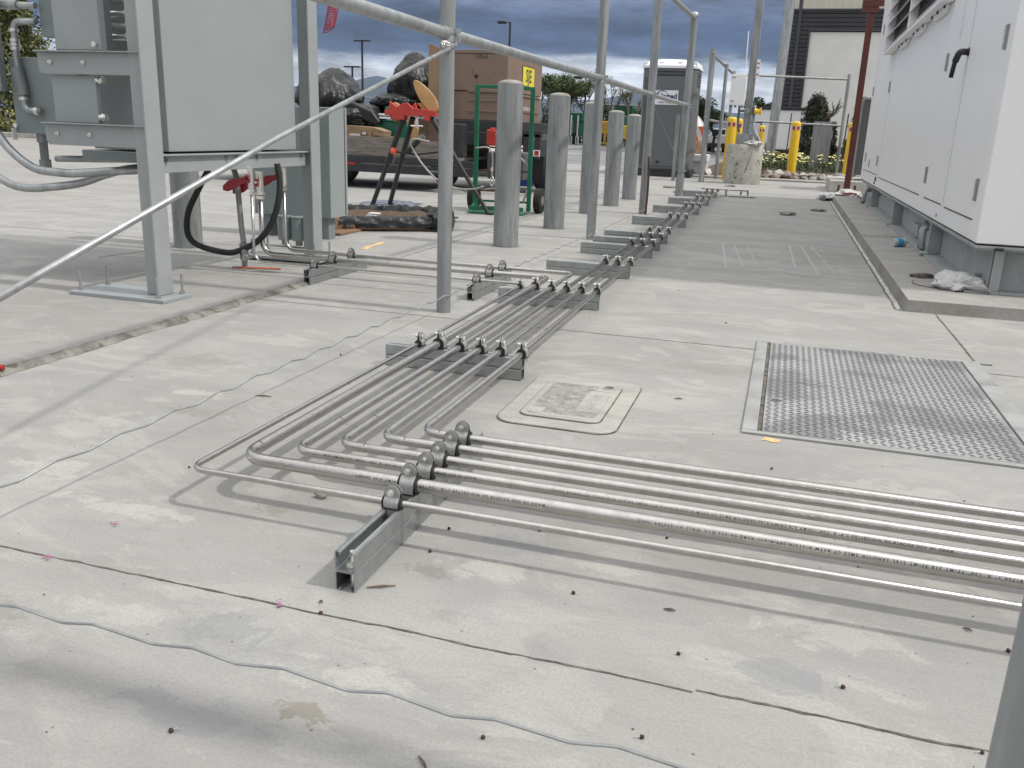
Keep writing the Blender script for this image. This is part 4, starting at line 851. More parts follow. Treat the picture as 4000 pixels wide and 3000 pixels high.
def paddle(c, L_, w, ang, lb, y=8.6, tilt=.4):
    poly = []
    for k in range(24):
        a = 2 * math.pi * k / 24; x, z = math.cos(a) * w / 2 * (1 - .25 * math.sin(a)), math.sin(a) * L_ / 2; ca, sa = math.cos(ang), math.sin(ang); poly.append((x * ca - z * sa, x * sa + z * ca))
    tag(MB().prism(poly, (c[0], y, c[1]), (1, tilt, 0), (0, 0, 1), (0, .028, 0)).build('wooden_paddle', 'tan', bevel=.006), lb, 'wooden paddle', 'tan wooden paddles on the tripod stand')
paddle((-3.60, 1.145), .36, .13, .62, 'long tan paddle with holes leaning up out of the red tripod head', 8.62)
paddle((-3.90, .98), .19, .12, .1, 'tan paddle at the left end of the red tripod head', 8.56)
paddle((-3.86, .83), .30, .10, .30, 'tan paddle hanging down behind the left tripod leg', 8.9)
tag(MB().prism([(-.05, 0), (.10, .02), (.09, -.09), (.02, -.07)], (-3.65, 8.64, 1.07), (1, 0, 0), (0, 0, 1), (0, .03, 0)).build('wooden_wedge', 'tan', bevel=.004), 'small pale wedge between the red head and the long paddle', 'wooden wedge')
tag(MB().tube(smoothpath([(-3.46, 8.4, .705), (-3.62, 8.4, .725), (-3.66, 8.4, .68), (-3.62, 8.4, .60), (-3.52, 8.38, .48), (-3.38, 8.36, .36), (-3.24, 8.36, .29), (-3.10, 8.36, .262), (-2.96, 8.36, .27), (-2.86, 8.36, .30)], 6), .0085, 10).build('cable', 'cable', None, 180), 'grey steel cable drooping from the tripod to the hand cart', 'cable')
t = thing('cable_sling', 'looped cable sling with a shackle hanging on the green cart', 'cable', (-2.84, 8.5, .3))
MB().tube(smoothpath([(-3.0, 8.5, .66), (-2.88, 8.5, .67), (-2.83, 8.5, .62), (-2.82, 8.5, .50), (-2.825, 8.5, .38)], 6), .008, 8).build('cable', 'cable', t, 180)
MB().cyl((-2.822, 8.5, .44), (-2.824, 8.5, .48), .014, seg=10).tube([(-2.82 + .018 * math.cos(k * .63), 8.5, .345 + .045 * math.sin(k * .63)) for k in range(10)], .006, 8, closed=True).build('shackle', 'zinc', t, 60)

# ------------------------------------------------------------ green hand cart
t = thing('hand_cart', 'tall green steel hand cart with rusty crossbars and black wheels', 'hand cart', (-2.84, 8.85, 0))
xl, xr = -3.12, -2.56
for x, y in ((xl, 8.85), (xr, 8.95)): MB().box(x - .022, y - .014, .03, x + .022, y + .014, 1.26).box(x - .012, y + .014, .03, x + .012, y + .05, 1.24).build('upright', 'green', t, bevel=.003)
MB().bar((xl - .02, 8.85, 1.262), (xr + .02, 8.95, 1.25), .03, .035).build('top_bar', 'green', t, bevel=.004)
for z in (.665, .43, .225): MB().bar((xl, 8.86, z), (xr, 8.96, z), .008, .018).build('cross_bar', 'rust', t)
MB().bar((xl, 8.85, .12), (xr, 8.95, .12), .01, .022).build('lower_bar', 'green', t)
MB().prism([(xl, 8.64), (xr, 8.74), (xr, 8.95), (xl, 8.85)], (0, 0, .008), (1, 0, 0), (0, 1, 0), (0, 0, .008)).bar((xl, 8.66, .06), (xr, 8.76, .06), .01, .045).bar((xl, 8.645, .012), (xl, 8.86, .10), .03, .01).build('toe_plate', 'green', t, bevel=.002)
for x, y in ((xl - .10, 9.1), (xr + .06, 9.15)):
    wh = MB().cyl((x - .035, y, .13), (x + .035, y, .13), .13, seg=24).build('wheel', 'tire', t, 40); MB().cyl((x - .038, y, .13), (x + .038, y, .13), .05, seg=14).build('hub', 'galvd', wh, 40)
MB().tube([(-2.70, 8.93, .60), (-2.58, 8.95, .50), (-2.56, 8.95, .30), (-2.62, 8.94, .12)], .012, 8).build('hose_guard', 'galvd', t, 60)
tag(MB().box(-3.08, 9.05, .68, -2.98, 9.15, .84).box(-2.93, 9.06, .69, -2.86, 9.13, .80).box(-3.05, 9.07, .84, -3.0, 9.12, .86).build('fuel_can', 'redp', bevel=.01), 'red fuel can on the green hand cart', 'fuel can')
tag(MB().box(-3.05, 9.0, .34, -2.65, 9.3, .62).build('tool_case', 'cabb', bevel=.02), 'dark case carried behind the crossbars of the green cart', 'case')

# ------------------------------------------------------------ flatbed trailer and its load
t = thing('flatbed_trailer', 'black flatbed trailer with weathered grey timber side boards', 'trailer', (-5.2, 11.9, 0))
MB().box(-8.2, 11.2, .43, -4.42, 11.24, .685).build('side_board', 'wood', t, bevel=.004)
MB().box(-8.2, 13.1, .43, -4.42, 13.14, .685).build('side_board', 'wood', t, bevel=.004); MB().box(-8.2, 11.24, .40, -4.42, 13.1, .44).build('deck', 'wood', t)
MB().box(-8.2, 11.16, .335, -3.98, 11.26, .425).box(-7.9, 11.15, .22, -3.98, 11.24, .33).box(-8.2, 13.0, .25, -3.98, 13.1, .42).build('frame', 'black', t, bevel=.006)
for k in range(5): MB().box(-4.60 + k * .028, 11.145, .262, -4.582 + k * .028, 11.149, .285).build('worn_lettering', 'galvd', t)
MB().box(-6.15, 11.14, .318, -5.98, 11.149, .345).build('reflector', 'reflr', t); MB().box(-5.82, 11.14, .312, -5.68, 11.149, .34).build('reflector', 'reflr', t)
for x in (-6.12, -6.9):
    wh = MB().lathe([(.20, -.10), (.32, -.10), (.345, -.07), (.345, .07), (.32, .10), (.20, .10)], (0, 0, 0), 32)
    wh.v = [Vector((x + v.x, 11.45 + v.z, .345 + v.y)) for v in wh.v]; wo = wh.build('wheel', 'tire', t, 40)
    MB().cyl((x, 11.36, .345), (x, 11.40, .345), .20, seg=20).build('rim', 'galvd', wo, 40)
MB().box(-4.42, 11.25, .30, -4.36, 11.32, .92).build('stake_post', 'black', t, bevel=.006)
MB().box(-4.5, 11.30, .46, -4.18, 11.50, .90).build('post_jack', 'black', t, bevel=.02)
# second trailer under the job box
t = thing('equipment_trailer', 'low black trailer carrying the brown job box', 'trailer', (-4.0, 12.9, 0))
MB().box(-4.95, 12.1, .78, -3.6, 14.3, .955).box(-4.95, 12.05, .62, -3.6, 12.12, .80).build('deck', 'black', t, bevel=.01)
MB().prism([(0, 0), (.10, .22), (.25, .30), (.75, .30), (.90, .22), (1.0, 0), (.96, 0), (.74, .26), (.26, .26), (.04, 0)], (-3.50, 12.1, .50), (0, 1, 0), (0, 0, 1), (.28, 0, 0)).build('mudguard', 'black', t, bevel=.005)
for x in (-3.38, -4.9):
    wh = MB().lathe([(.20, -.10), (.33, -.10), (.36, -.07), (.36, .07), (.33, .10), (.20, .10)], (0, 0, 0), 32); wh.v = [Vector((x + v.z, 12.6 + v.x, .36 + v.y)) for v in wh.v]; wo = wh.build('wheel', 'tire', t, 40)
    MB().cyl((x - .06, 12.6, .36), (x + .09, 12.6, .36), .21, seg=20).build('rim', 'galv', wo, 40)
MB().bar((-3.9, 12.1, .72), (-3.7, 11.2, .30), .08, .10).build('drawbar', 'black', t, bevel=.01)
MB().box(-3.46, 11.5, .76, -3.15, 11.56, .84).box(-3.40, 11.5, .50, -3.32, 11.56, .80).box(-3.24, 11.5, .48, -3.17, 11.56, .80).build('ladder_rack', 'black', t, bevel=.004)
MB().box(-3.25, 11.49, .52, -3.16, 11.498, .60).build('warning_label', 'paper', t); MB().box(-3.235, 11.487, .53, -3.175, 11.4895, .59).build('warning_print', 'reflr', t)
t = thing('job_box', 'large brown steel job box with a yellow sign and GB-6 on its front', 'job box', (-4.34, 13.2, .955))
bx0, bx1, by0, by1 = -4.79, -3.895, 12.3, 14.1
MB().box(bx0, by0, 1.36, bx1, by1, 1.855).box(bx0 + .01, by0 + .02, .96, bx1 - .01, by1 - .02, 1.355).build('body', 'brown', t, bevel=.008)
MB().prism([(-.008, 0), (.9, 0), (.9, .022), (.85, .045), (.04, .045), (-.008, .022)], (bx0, by0 - .01, 1.857), (1, 0, 0), (0, 0, 1), (0, 1.82, 0)).build('lid', 'brown', t, bevel=.004)
for z in (1.34, 1.22, 1.075): MB().box(bx0 + .30, by0 - .012, z, bx1 - .02, by0 - .002, z + .045 if z > 1.3 else z + .02).build('rail_trim', 'brown', t, bevel=.004)
MB().box(bx0 + .01, by0 + .05, .80, bx0 + .1, by0 + .15, .96).box(bx1 - .1, by0 + .05, .80, bx1 - .01, by0 + .15, .96).box(bx1 - .2, by1 - .9, .62, bx1 - .005, by1 - .02, .955).build('skid_leg', 'brown', t, bevel=.004)
MB().cyl((bx0 + .43, by0 - .004, 1.55), (bx0 + .43, by0 + .01, 1.55), .028, seg=16).build('lock_hole', 'rubber', t)
text_on('painted_number', 'GB-6', .085, (-4.285, by0 - .004, 1.815), (1, 0, 0), (0, 0, 1), 'ink', t, .002)
text_on('painted_mark', '1', .10, (-4.22, by0 - .004, 1.66), (1, 0, 0), (0, 0, 1), 'cardd', t)
sg = MB().box(bx1 + .002, 13.02, 1.48, bx1 + .010, 13.62, 1.745).build('yellow_sign', 'sign', t, bevel=.002); MB().box(bx1 + .0012, 13.0, 1.465, bx1 + .006, 13.64, 1.76).build('sign_border', 'ink', sg)
text_on('sign_letters', 'SJE', .255, (bx1 + .0115, 13.32, 1.612), (0, 1, 0), (0, 0, 1), 'ink', sg, .006, sx=1.0)
text_on('painted_name', 'ELECTRIC, INC. 8', .062, (bx1 + .003, 13.35, 1.15), (0, 1, 0), (0, 0, 1), 'paper', t, .001)
MB().box(bx1 + .001, 12.9, 1.32, bx1 + .012, 14.0, 1.345).box(bx1 + .001, 12.9, 1.10, bx1 + .010, 14.0, 1.112).build('side_rib', 'brown', t, bevel=.003)
tag(MB().prism([(0, 0), (.29, 0), (.29, .86), (.20, .90), (0, .98)], (-5.045, 12.2, 1.0), (1, 0, 0), (0, 0, 1), (0, .02, 0)).build('cardboard_sheet', 'card', bevel=.003), 'tall cardboard sheet standing left of the brown job box', 'cardboard')
tag(MB().lathe([(.035, 0), (.035, .30), (.028, .33), (.01, .345)], (-4.80, 12.1, 1.02), 18).build('gas_cylinder', 'galvd', None, 50), 'slim grey cylinder standing before the cardboard sheet', 'cylinder')
def lump(c, r, seed, lb, sub=5, amp=.5):
    mb = MB(); ic = bmesh_ico(sub); vs = []; sd_ = Vector((seed * 5.1, seed, seed * 2.3))
    for v in ic[0]:
        k = .96 + amp * .42 * noise.noise(v * 1.3 + sd_) + .045 * max(0, 1 - 6 * abs(noise.noise(v * 1.7 + sd_ * 1.7))) + .035 * max(0, 1 - 7 * abs(noise.noise(v * 3.3 + sd_))) + .014 * max(0, 1 - 5 * abs(noise.noise(v * 7 + sd_ * 3)))
        az = math.atan2(v.y, v.x); hang = min(1, max(0, .75 - v.z) / 1.2)           # folds hang from the top and spread at the foot
        fold = noise.noise(Vector((math.cos(az) * 4.2, math.sin(az) * 4.2, v.z * .7)) + sd_); fold2 = noise.noise(Vector((math.cos(az) * 9, math.sin(az) * 9, v.z * 1.5)) + sd_)
        kk = 1 + hang * (.20 * (abs(fold) * 2 - .35) + .07 * (abs(fold2) * 2 - .3))
        vs.append(Vector(c) + Vector((v.x * r[0] * kk * (1 + .12 * hang), v.y * r[1] * kk, v.z * r[2])) * k)
    mb.add(vs, ic[1]); return tag(mb.build('covered_pile', 'plastic', None, 180), lb, 'covered pile')
lump((-6.55, 12.1, 1.22), (.42, .5, .36), 2, 'rounded pile under grey-black plastic at the left of the trailer load')
lump((-6.10, 11.95, .94), (.42, .45, .20), 6, 'low sagging black plastic heap sloping to the right on the trailer')
lump((-5.38, 12.6, 1.42), (.36, .42, .42), 4, 'tallest pile under black plastic, left of the cardboard sheet')
lump((-5.62, 12.4, 1.17), (.33, .4, .18), 9, 'black plastic skirt of the tall pile spreading left')
t = thing('folded_tarp', 'stiff grey plastic flap folded down toward the green tub', 'tarp', (-5.75, 11.7, .9))
MB().prism([(-.55, .13), (-.36, .17), (.05, .02), (.17, -.12), (.12, -.16), (-.10, -.09), (-.5, -.02)], (-5.72, 11.65, 1.0), (1, 0, 0), (0, 0, 1), (.02, .12, .01)).build('flap', 'plastic', t, bevel=.02)
tag(MB().prism([(0, 0), (.54, 0), (.56, .235), (-.02, .235)], (-5.80, 11.75, .66), (1, 0, 0), (0, 0, 1), (0, .55, 0)).box(-5.83, 11.73, .895, -5.22, 12.32, .912).build('green_tub', 'greenb', bevel=.01), 'dark green plastic tub on the trailer', 'tub')
tag(MB().box(-5.59, 11.9, .93, -5.30, 12.2, 1.10).build('green_tote', 'greenb', bevel=.02), 'smaller green tote holding tangled green rope', 'tub')
random.seed(21)
rp = MB()
for k in range(14): rp.tube(smoothpath([(-5.42 + random.uniform(-.09, .09), 11.88 + random.uniform(-.1, .1), 1.02 + random.uniform(-.06, .08)) for _ in range(5)], 4), .007, 6)
tag(rp.build('green_rope', mat('green_rope', (.08, .17, .04), .8, var=.3, scale=30), None, 180), 'tangled bright green rope spilling over the green tote', 'rope')
tag(MB().box(-5.60, 11.72, .975, -5.40, 11.88, 1.0).box(-5.58, 11.70, .93, -5.22, 11.9, .955).build('paper_pad', 'paper', bevel=.004), 'white paper pad lying on the green tub', 'paper')
t = thing('cardboard_box', 'opened brown cardboard carton with faded handwriting on the trailer', 'cardboard box', (-5.72, 11.5, .66))
MB().prism([(0, 0), (.56, 0), (.58, .10), (.42, .145), (.20, .155), (0, .16)], (-5.955, 11.42, .665), (1, 0, 0), (0, 0, 1), (0, .25, 0)).build('carton', 'card', t, bevel=.004)
MB().box(-5.90, 11.412, .69, -5.74, 11.418, .715).build('white_tape', 'paper', t)
for k in range(5): MB().bar((-5.86 + .035 * k, 11.417, .765 - .004 * k), (-5.85 + .035 * k, 11.417, .785 - .004 * k), .002, .004).build('handwriting', 'cardd', t)
t = thing('cardboard_box', 'small dark brown box with a white label, right of the carton', 'cardboard box', (-5.62, 11.38, .66))
MB().box(-5.68, 11.33, .665, -5.565, 11.41, .745).build('carton', 'cardd', t, bevel=.003); MB().box(-5.655, 11.325, .712, -5.605, 11.329, .738).build('label', 'paper', t)
tag(MB().bar((-5.52, 11.4, .72), (-5.16, 11.45, .67), .02, .03).build('timber_offcut', 'card', bevel=.003), 'loose cardboard strip along the top of the trailer side', 'cardboard')
# pickup partly hidden behind the trailer
t = thing('pickup_truck', 'white pickup truck seen between tripod and job box, plate below its tailgate', 'pickup truck', (-5.35, 16.5, 0))
MB().box(-6.45, 15.05, .42, -5.05, 18.5, .86).prism([(0, 0), (.1, .30), (.2, .38), (1.05, .38), (1.2, .30), (1.3, 0)], (-6.4, 16.4, .86), (1, 0, 0), (0, 0, 1), (0, 1.3, 0)).build('body', 'car', t, bevel=.04)
MB().box(-6.0, 15.035, .735, -5.45, 15.045, .86).build('rear_window', 'glass', t); MB().box(-6.4, 14.98, .42, -5.1, 15.05, .53).build('bumper', 'galvd', t, bevel=.02)
pl = MB().box(-5.87, 14.97, .56, -5.66, 14.978, .675).build('licence_plate', 'paper', t, bevel=.002); text_on('plate_text', '9V98', .075, (-5.765, 14.967, .617), (1, 0, 0), (0, 0, 1), 'ink', pl, .002)
for x in (-6.3, -5.2):
    for y in (15.9, 18.0): MB().cyl((x - .1, y, .35), (x + .1, y, .35), .35, seg=24).build('wheel', 'tire', t, 40)
tag(MB().prism([(.02, 0), (.32, 0), (.34, .48), (0, .48)], (-4.12, 13.5, 0), (1, 0, 0), (0, 0, 1), (0, .35, 0)).build('blue_bin', 'blue', bevel=.01), 'upright blue plastic bin to the right of the black trailer', 'bin')
tag(MB().blob((-4.25, 9.25, .002), (.30, .30, .010), 3, .6, 2.2, 3, -.001).build('sky_tinted_puddle', mat('rag', (.13, .14, .19), .6, var=.8, scale=14), None, 60), 'spotted puddle behind the tripod feet, sky reflection painted blue-grey', 'rag')  # puddle whose mirrored sky is painted in as blue-grey

# ------------------------------------------------------------ portable toilet
t = thing('portable_toilet', 'tall grey portable toilet with white domed roof and louvred vents', 'portable toilet', (-2.58, 19.7, 0))
TC = (-2.575, 19.75)
def rr3(w, h, r, n=6): return [(TC[0] + x, TC[1] + y) for x, y in rrect(w, h, r, n)]
MB().prism(rr3(.555, .56, .13), (0, 0, .16), (1, 0, 0), (0, 1, 0), (0, 0, 2.02)).build('shell', 'toilet', t, 40)
MB().prism(rr3(.60, .60, .10), (0, 0, 0), (1, 0, 0), (0, 1, 0), (0, 0, .09)).prism(rr3(.575, .575, .11), (0, 0, .09), (1, 0, 0), (0, 1, 0), (0, 0, .06)).build('base', 'black', t, bevel=.01)
rf = MB(); L0 = []
for s_, z in ((1.03, 2.18), (1.04, 2.23), (.96, 2.28), (.75, 2.345), (.4, 2.375)): L0.append([(TC[0] + (x - TC[0]) * s_, TC[1] + (y - TC[1]) * s_, z) for x, y in rr3(.56, .565, .14)])
n = len(L0[0])
for ring in L0: rf.v += [Vector(p) for p in ring]
for i in range(len(L0) - 1):
    for k in range(n): rf.f.append([i * n + k, i * n + (k + 1) % n, (i + 1) * n + (k + 1) % n, (i + 1) * n + k]); rf.m.append(0)
rf.f.append([(len(L0) - 1) * n + k for k in range(n)]); rf.m.append(0)
for x in (-.50, -.18, .20, .50): rf.box(TC[0] + x - .05, TC[1] - .55, 2.22, TC[0] + x + .05, TC[1] + .5, 2.31)
rf.build('roof', 'toiletw', t, 50, bevel=.01)
MB().prism(rrect(.33, .90, .06), (TC[0] + .02, TC[1] - .578, 1.12), (1, 0, 0), (0, 0, 1), (0, .02, 0)).build('side_panel', 'toilet', t, bevel=.008)
for k in range(5):
    MB().box(TC[0] - .33, TC[1] - .575, 2.10 - k * .062, TC[0] + .42, TC[1] - .555, 2.122 - k * .062).build('vent_slat', 'black', t)
    MB().box(TC[0] + .552, TC[1] - .35, 2.09 - k * .06, TC[0] + .562, TC[1] + .35, 2.115 - k * .06).build('vent_slat', 'black', t)
MB().box(TC[0] - .50, TC[1] - .563, .25, TC[0] - .42, TC[1] - .559, 2.0).build('corner_seam', 'cabb', t)
sg = MB().box(-2.84, TC[1] - .586, 1.46, -2.36, TC[1] - .580, 1.745).build('sign', 'paper', t); ys = TC[1] - .588
text_on('sign_name', 'United', .145, (-2.58, ys, 1.625), (1, 0, 0), (0, 0, 1), 'navy', sg, .005)
text_on('sign_phone', '1-800-TOILETS', .056, (-2.60, ys, 1.50), (1, 0, 0), (0, 0, 1), 'navy', sg, .001)
ar = MB(); ar.tube([(-2.69 + .11 * math.cos(R(a)), ys + .001, 1.66 + .075 * math.sin(R(a))) for a in range(200, 19, -12)], [.002 + .008 * math.sin(i / 15 * math.pi) for i in range(16)], 6); ar.box(-2.62, ys, 1.545, -2.40, ys + .002, 1.562)
ar.build('sign_swoosh', 'navy', sg)
MB().cyl((-2.68, TC[1] - .585, .30), (-2.68, TC[1] - .555, .30), .035, seg=12).cyl((-2.98, TC[1] - .585, .97), (-2.98, TC[1] - .555, .97), .02, seg=12).build('drain_plug', 'black', t)

# ------------------------------------------------------------ barricade with barrels
t = thing('barricade', 'traffic barricade board with orange and white diagonal stripes', 'barricade', (-2.05, 21.0, 0))
MB().box(-2.5, 21.0, .76, -1.86, 21.03, 1.07).build('board', 'paper', t, bevel=.004)
for k in range(3):
    x = -2.5 + .22 * k; MB().prism([(0, .31), (.11, .31), (.24, 0), (.13, 0)], (x, 20.994, .76), (1, 0, 0), (0, 0, 1), (0, .006, 0)).build('orange_stripe', 'orangew', t)
MB().bar((-1.95, 21.05, .76), (-1.76, 21.0, .02), .05, .04).bar((-2.4, 21.05, .76), (-2.5, 21.0, .02), .05, .04).build('leg', 'car', t, bevel=.004)
t = thing('barrel', 'brown barrel standing behind the striped barricade board', 'barrel', (-2.2, 21.6, 0)); MB().lathe([(.26, 0), (.29, .02), (.29, .28), (.30, .30), (.29, .32), (.29, .62), (.27, .68), (.24, .70)], (-2.2, 21.6, .05), 28).build('drum', 'cardd', t, 50); MB().lathe([(.24, 0), (.2, .08), (.12, .18), (.05, .26)], (-2.2, 21.6, 1.05), 20).build('hood', 'bag', t, 50)
tag(MB().box(-2.6, 20.6, .31, -1.78, 21.4, .455).box(-2.5, 20.7, 0, -1.85, 21.3, .31).build('white_crate', ['paper'], bevel=.01), 'white slab on a dark box under the striped barricade', 'crate')
tag(MB().blob((-1.72, 20.3, .08), (.10, .12, .09), 2, .5, 2, 5, -.08).build('rag_heap', 'bag', None, 40), 'crumpled white rag heap beside the barricade leg', 'rag')

# ------------------------------------------------------------ concrete pedestal with post and equipment
t = thing('concrete_pedestal', 'round pitted concrete pedestal carrying a square grey post', 'pedestal', (-.85, 17.95, 0))
MB().lathe([(.345, 0), (.345, .60), (.340, .72), (.33, .735), (.02, .74)], (-.85, 17.95, 0), 40).build('drum', mat('pitted_concrete', (.36, .35, .31), .85, var=.10, scale=3, col2=(.48, .46, .42), bump=.5, bscale=25, spot=((.10, .09, .075), 15, .60)), t, 50)
MB().box(-.93, 17.87, .74, -.79, 18.01, 5.2).box(-1.02, 17.80, .735, -.72, 18.08, .93).build('square_post', 'galvd', t, bevel=.006)
MB().cyl((-.885, 17.868, 1.35), (-.885, 17.86, 1.35), .055, seg=20).box(-.785, 17.88, 1.98, -.782, 17.96, 2.30).build('cover_plate', 'galv', t, 40)
MB().box(-.79, 17.80, 1.93, -.73, 17.82, 2.26).build('warning_sticker', 'paper', t); 
for z in (1.98, 2.10, 2.18): MB().box(-.78, 17.797, z, -.74, 17.7995, z + .025).build('sticker_print', 'reflr', t)
MB().tube([(-.98, 17.8, 1.9), (-1.0, 17.8, 2.75)], .010, 8).build('antenna', 'paper', t, 60)
MB().tube(fillet([(-.74, 17.78, 1.45), (-.74, 17.78, 1.0), (-.62, 17.75, .78)], .12, 6), .022, 12).tube(smoothpath([(-.74, 17.8, 1.12), (-.70, 17.78, .98), (-.62, 17.76, .86), (-.56, 17.74, .75)], 5), .028, 12).build('flexible_conduit', 'galvd', t, 180)
MB().tube([(-.69, 17.58, .64), (-.74, 17.59, .42), (-.80, 17.595, .22)], .006, 8).build('ground_wire', 'cabb', t, 180)
MB().blob((-.70, 17.75, .76), (.16, .12, .05), 3, .7, 3, 2).build('rag', 'bag', t, 50)
t = thing('electrical_box', 'pale grey wall box held beside the square grey post', 'electrical box', (-1.08, 17.7, 1.45))
MB().box(-1.215, 17.65, 1.44, -.94, 17.85, 1.985).build('box', 'white', t, bevel=.006)
for z in (1.50, 1.92): MB().box(-1.21, 17.64, z, -1.13, 17.652, z + .022).build('hinge', 'clamp', t)
MB().cyl((-1.18, 17.72, 1.435), (-1.18, 17.72, 1.40), .02, seg=10).cyl((-1.10, 17.72, 1.435), (-1.10, 17.72, 1.40), .02, seg=10).tube(fillet([(-1.02, 17.72, 1.43), (-1.02, 17.72, 1.1), (-.98, 17.75, .95)], .05, 5), .022, 10).box(-1.0, 17.7, 1.32, -.93, 17.86, 1.36).build('cable_entry', 'cabb', t, 50)
t = thing('warning_horn', 'small yellow signal horn on the right of the square grey post', 'horn', (-.70, 17.8, 1.33))
hn = MB().lathe([(.05, 0), (.055, .05), (.04, .06), (.045, .09), (.075, .13)], (0, 0, 0), 18); hn.v = [Vector((-.74 + v.z * .95, 17.76 + v.x, 1.34 + v.y)) for v in hn.v]; hn.build('horn', 'yellow', t, 40)
MB().box(-.79, 17.72, 1.27, -.74, 17.80, 1.42).build('mount', 'cabb', t, bevel=.003)
tag(MB().tube([(-.585, 27.6, .1), (-.42, 27.6, 9)], .135, 24).build('round_pole', 'galv', None, 60), 'thick round galvanized pole rising behind the square grey post', 'pole')
t = thing('white_cargo_trailer', 'white enclosed trailer with a dark top edge parked behind the round pole', 'trailer', (-1.1, 39.9, 0))
MB().box(-1.62, 38.5, .45, .6, 42, 2.0).build('body', 'white', t, bevel=.03); MB().box(-1.64, 38.45, 2.0, .62, 42, 2.10).build('top_edge', 'black', t, bevel=.01)
MB().box(-1.30, 38.48, .72, -1.26, 38.497, 1.55).box(-2.3, 38.3, .70, -1.26, 38.34, .78).box(-2.3, 38.3, 1.46, -1.26, 38.34, 1.50).box(-1.30, 38.3, .70, -1.26, 38.34, 1.5).build('ladder_rack', 'navy', t)
for x in (-1.55, -1.0): MB().cyl((x - .01, 38.4, .36), (x + .2, 38.4, .36), .34, seg=24).build('wheel', 'tire', t, 40)
tag(MB().box(.46, 23.5, .1, .90, 23.62, 1.30).box(.75, 23.62, .9, .93, 23.66, 1.1).build('sheet_metal_cabinet', 'galvd', bevel=.006), 'flat grey metal cabinet standing among the flowers', 'cabinet')
for x, y, h, lb in ((.80, 23.9, 1.45, 'short stake rising behind the flat grey cabinet'), (1.10, 21.6, 1.45, 'short stake beside the right post of the far frame'), (-.12, 24.2, 1.5, 'short stake against the dark cladding')): tag(MB().bar((x, y, .1), (x + .03, y, h), .03, .03).build('stake', 'bark'), lb, 'stake')

# ------------------------------------------------------------ building
t = thing('industrial_building', 'tall building with dark horizontal cladding, cream upper wall and a pale roller door', 'building', (7, 50, 0))
BX, BY = -.72, 43
MB().box(BX, BY + .12, 0, 18, 62, 6.30).build('wall', 'clad', t)
MB().box(BX - .05, BY + .02, 6.34, 18, 62, 13).build('upper_wall', 'stucco', t)
MB().box(BX - .08, BY - .02, 6.28, 18, BY + .2, 6.36).build('flashing', 'clad', t)
mb = MB()
for k in range(36):
    z = .05 + k * .175
    for x0, x1 in ((BX - .02, .17),) if z < 5.35 else ((BX - .02, 18),): mb.prism([(0, 0), (.05, .015), (.075, .155), (0, .165)], (x0, BY + .12, z), (0, -1, 0), (0, 0, 1), (x1 - x0, 0, 0))
mb.build('cladding_boards', 'clad', t)
MB().box(-.36, BY - .02, 0, -.22, BY + .08, 6.28).box(-.38, BY - .02, 6.36, -.24, BY + .01, 13).build('trim_post', 'clad', t)
dr = MB(); 
for k in range(70): z = k * .0772; dr.prism([(0, 0), (.024, .035), (0, .070)], (.23, BY + .10, z), (0, -1, 0), (0, 0, 1), (9, 0, 0))
dr.box(.22, BY + .08, 0, 9.3, BY + .118, 5.42); dr.build('roller_door', 'roller', t)
MB().box(.14, BY - .01, 0, .22, BY + .12, 5.46).box(.14, BY - .01, 5.46, 9.3, BY + .12, 5.54).build('door_frame', 'clad', t)
MB().box(BX - .30, BY + .1, 6.1, BX - .06, BY + .4, 6.22).box(BX - .35, BY + .1, 4.2, BX - .08, BY + .3, 4.28).box(BX - .25, BY + .1, 3.95, BX - .08, BY + .3, 4.0).build('wall_bracket', 'cabb', t)

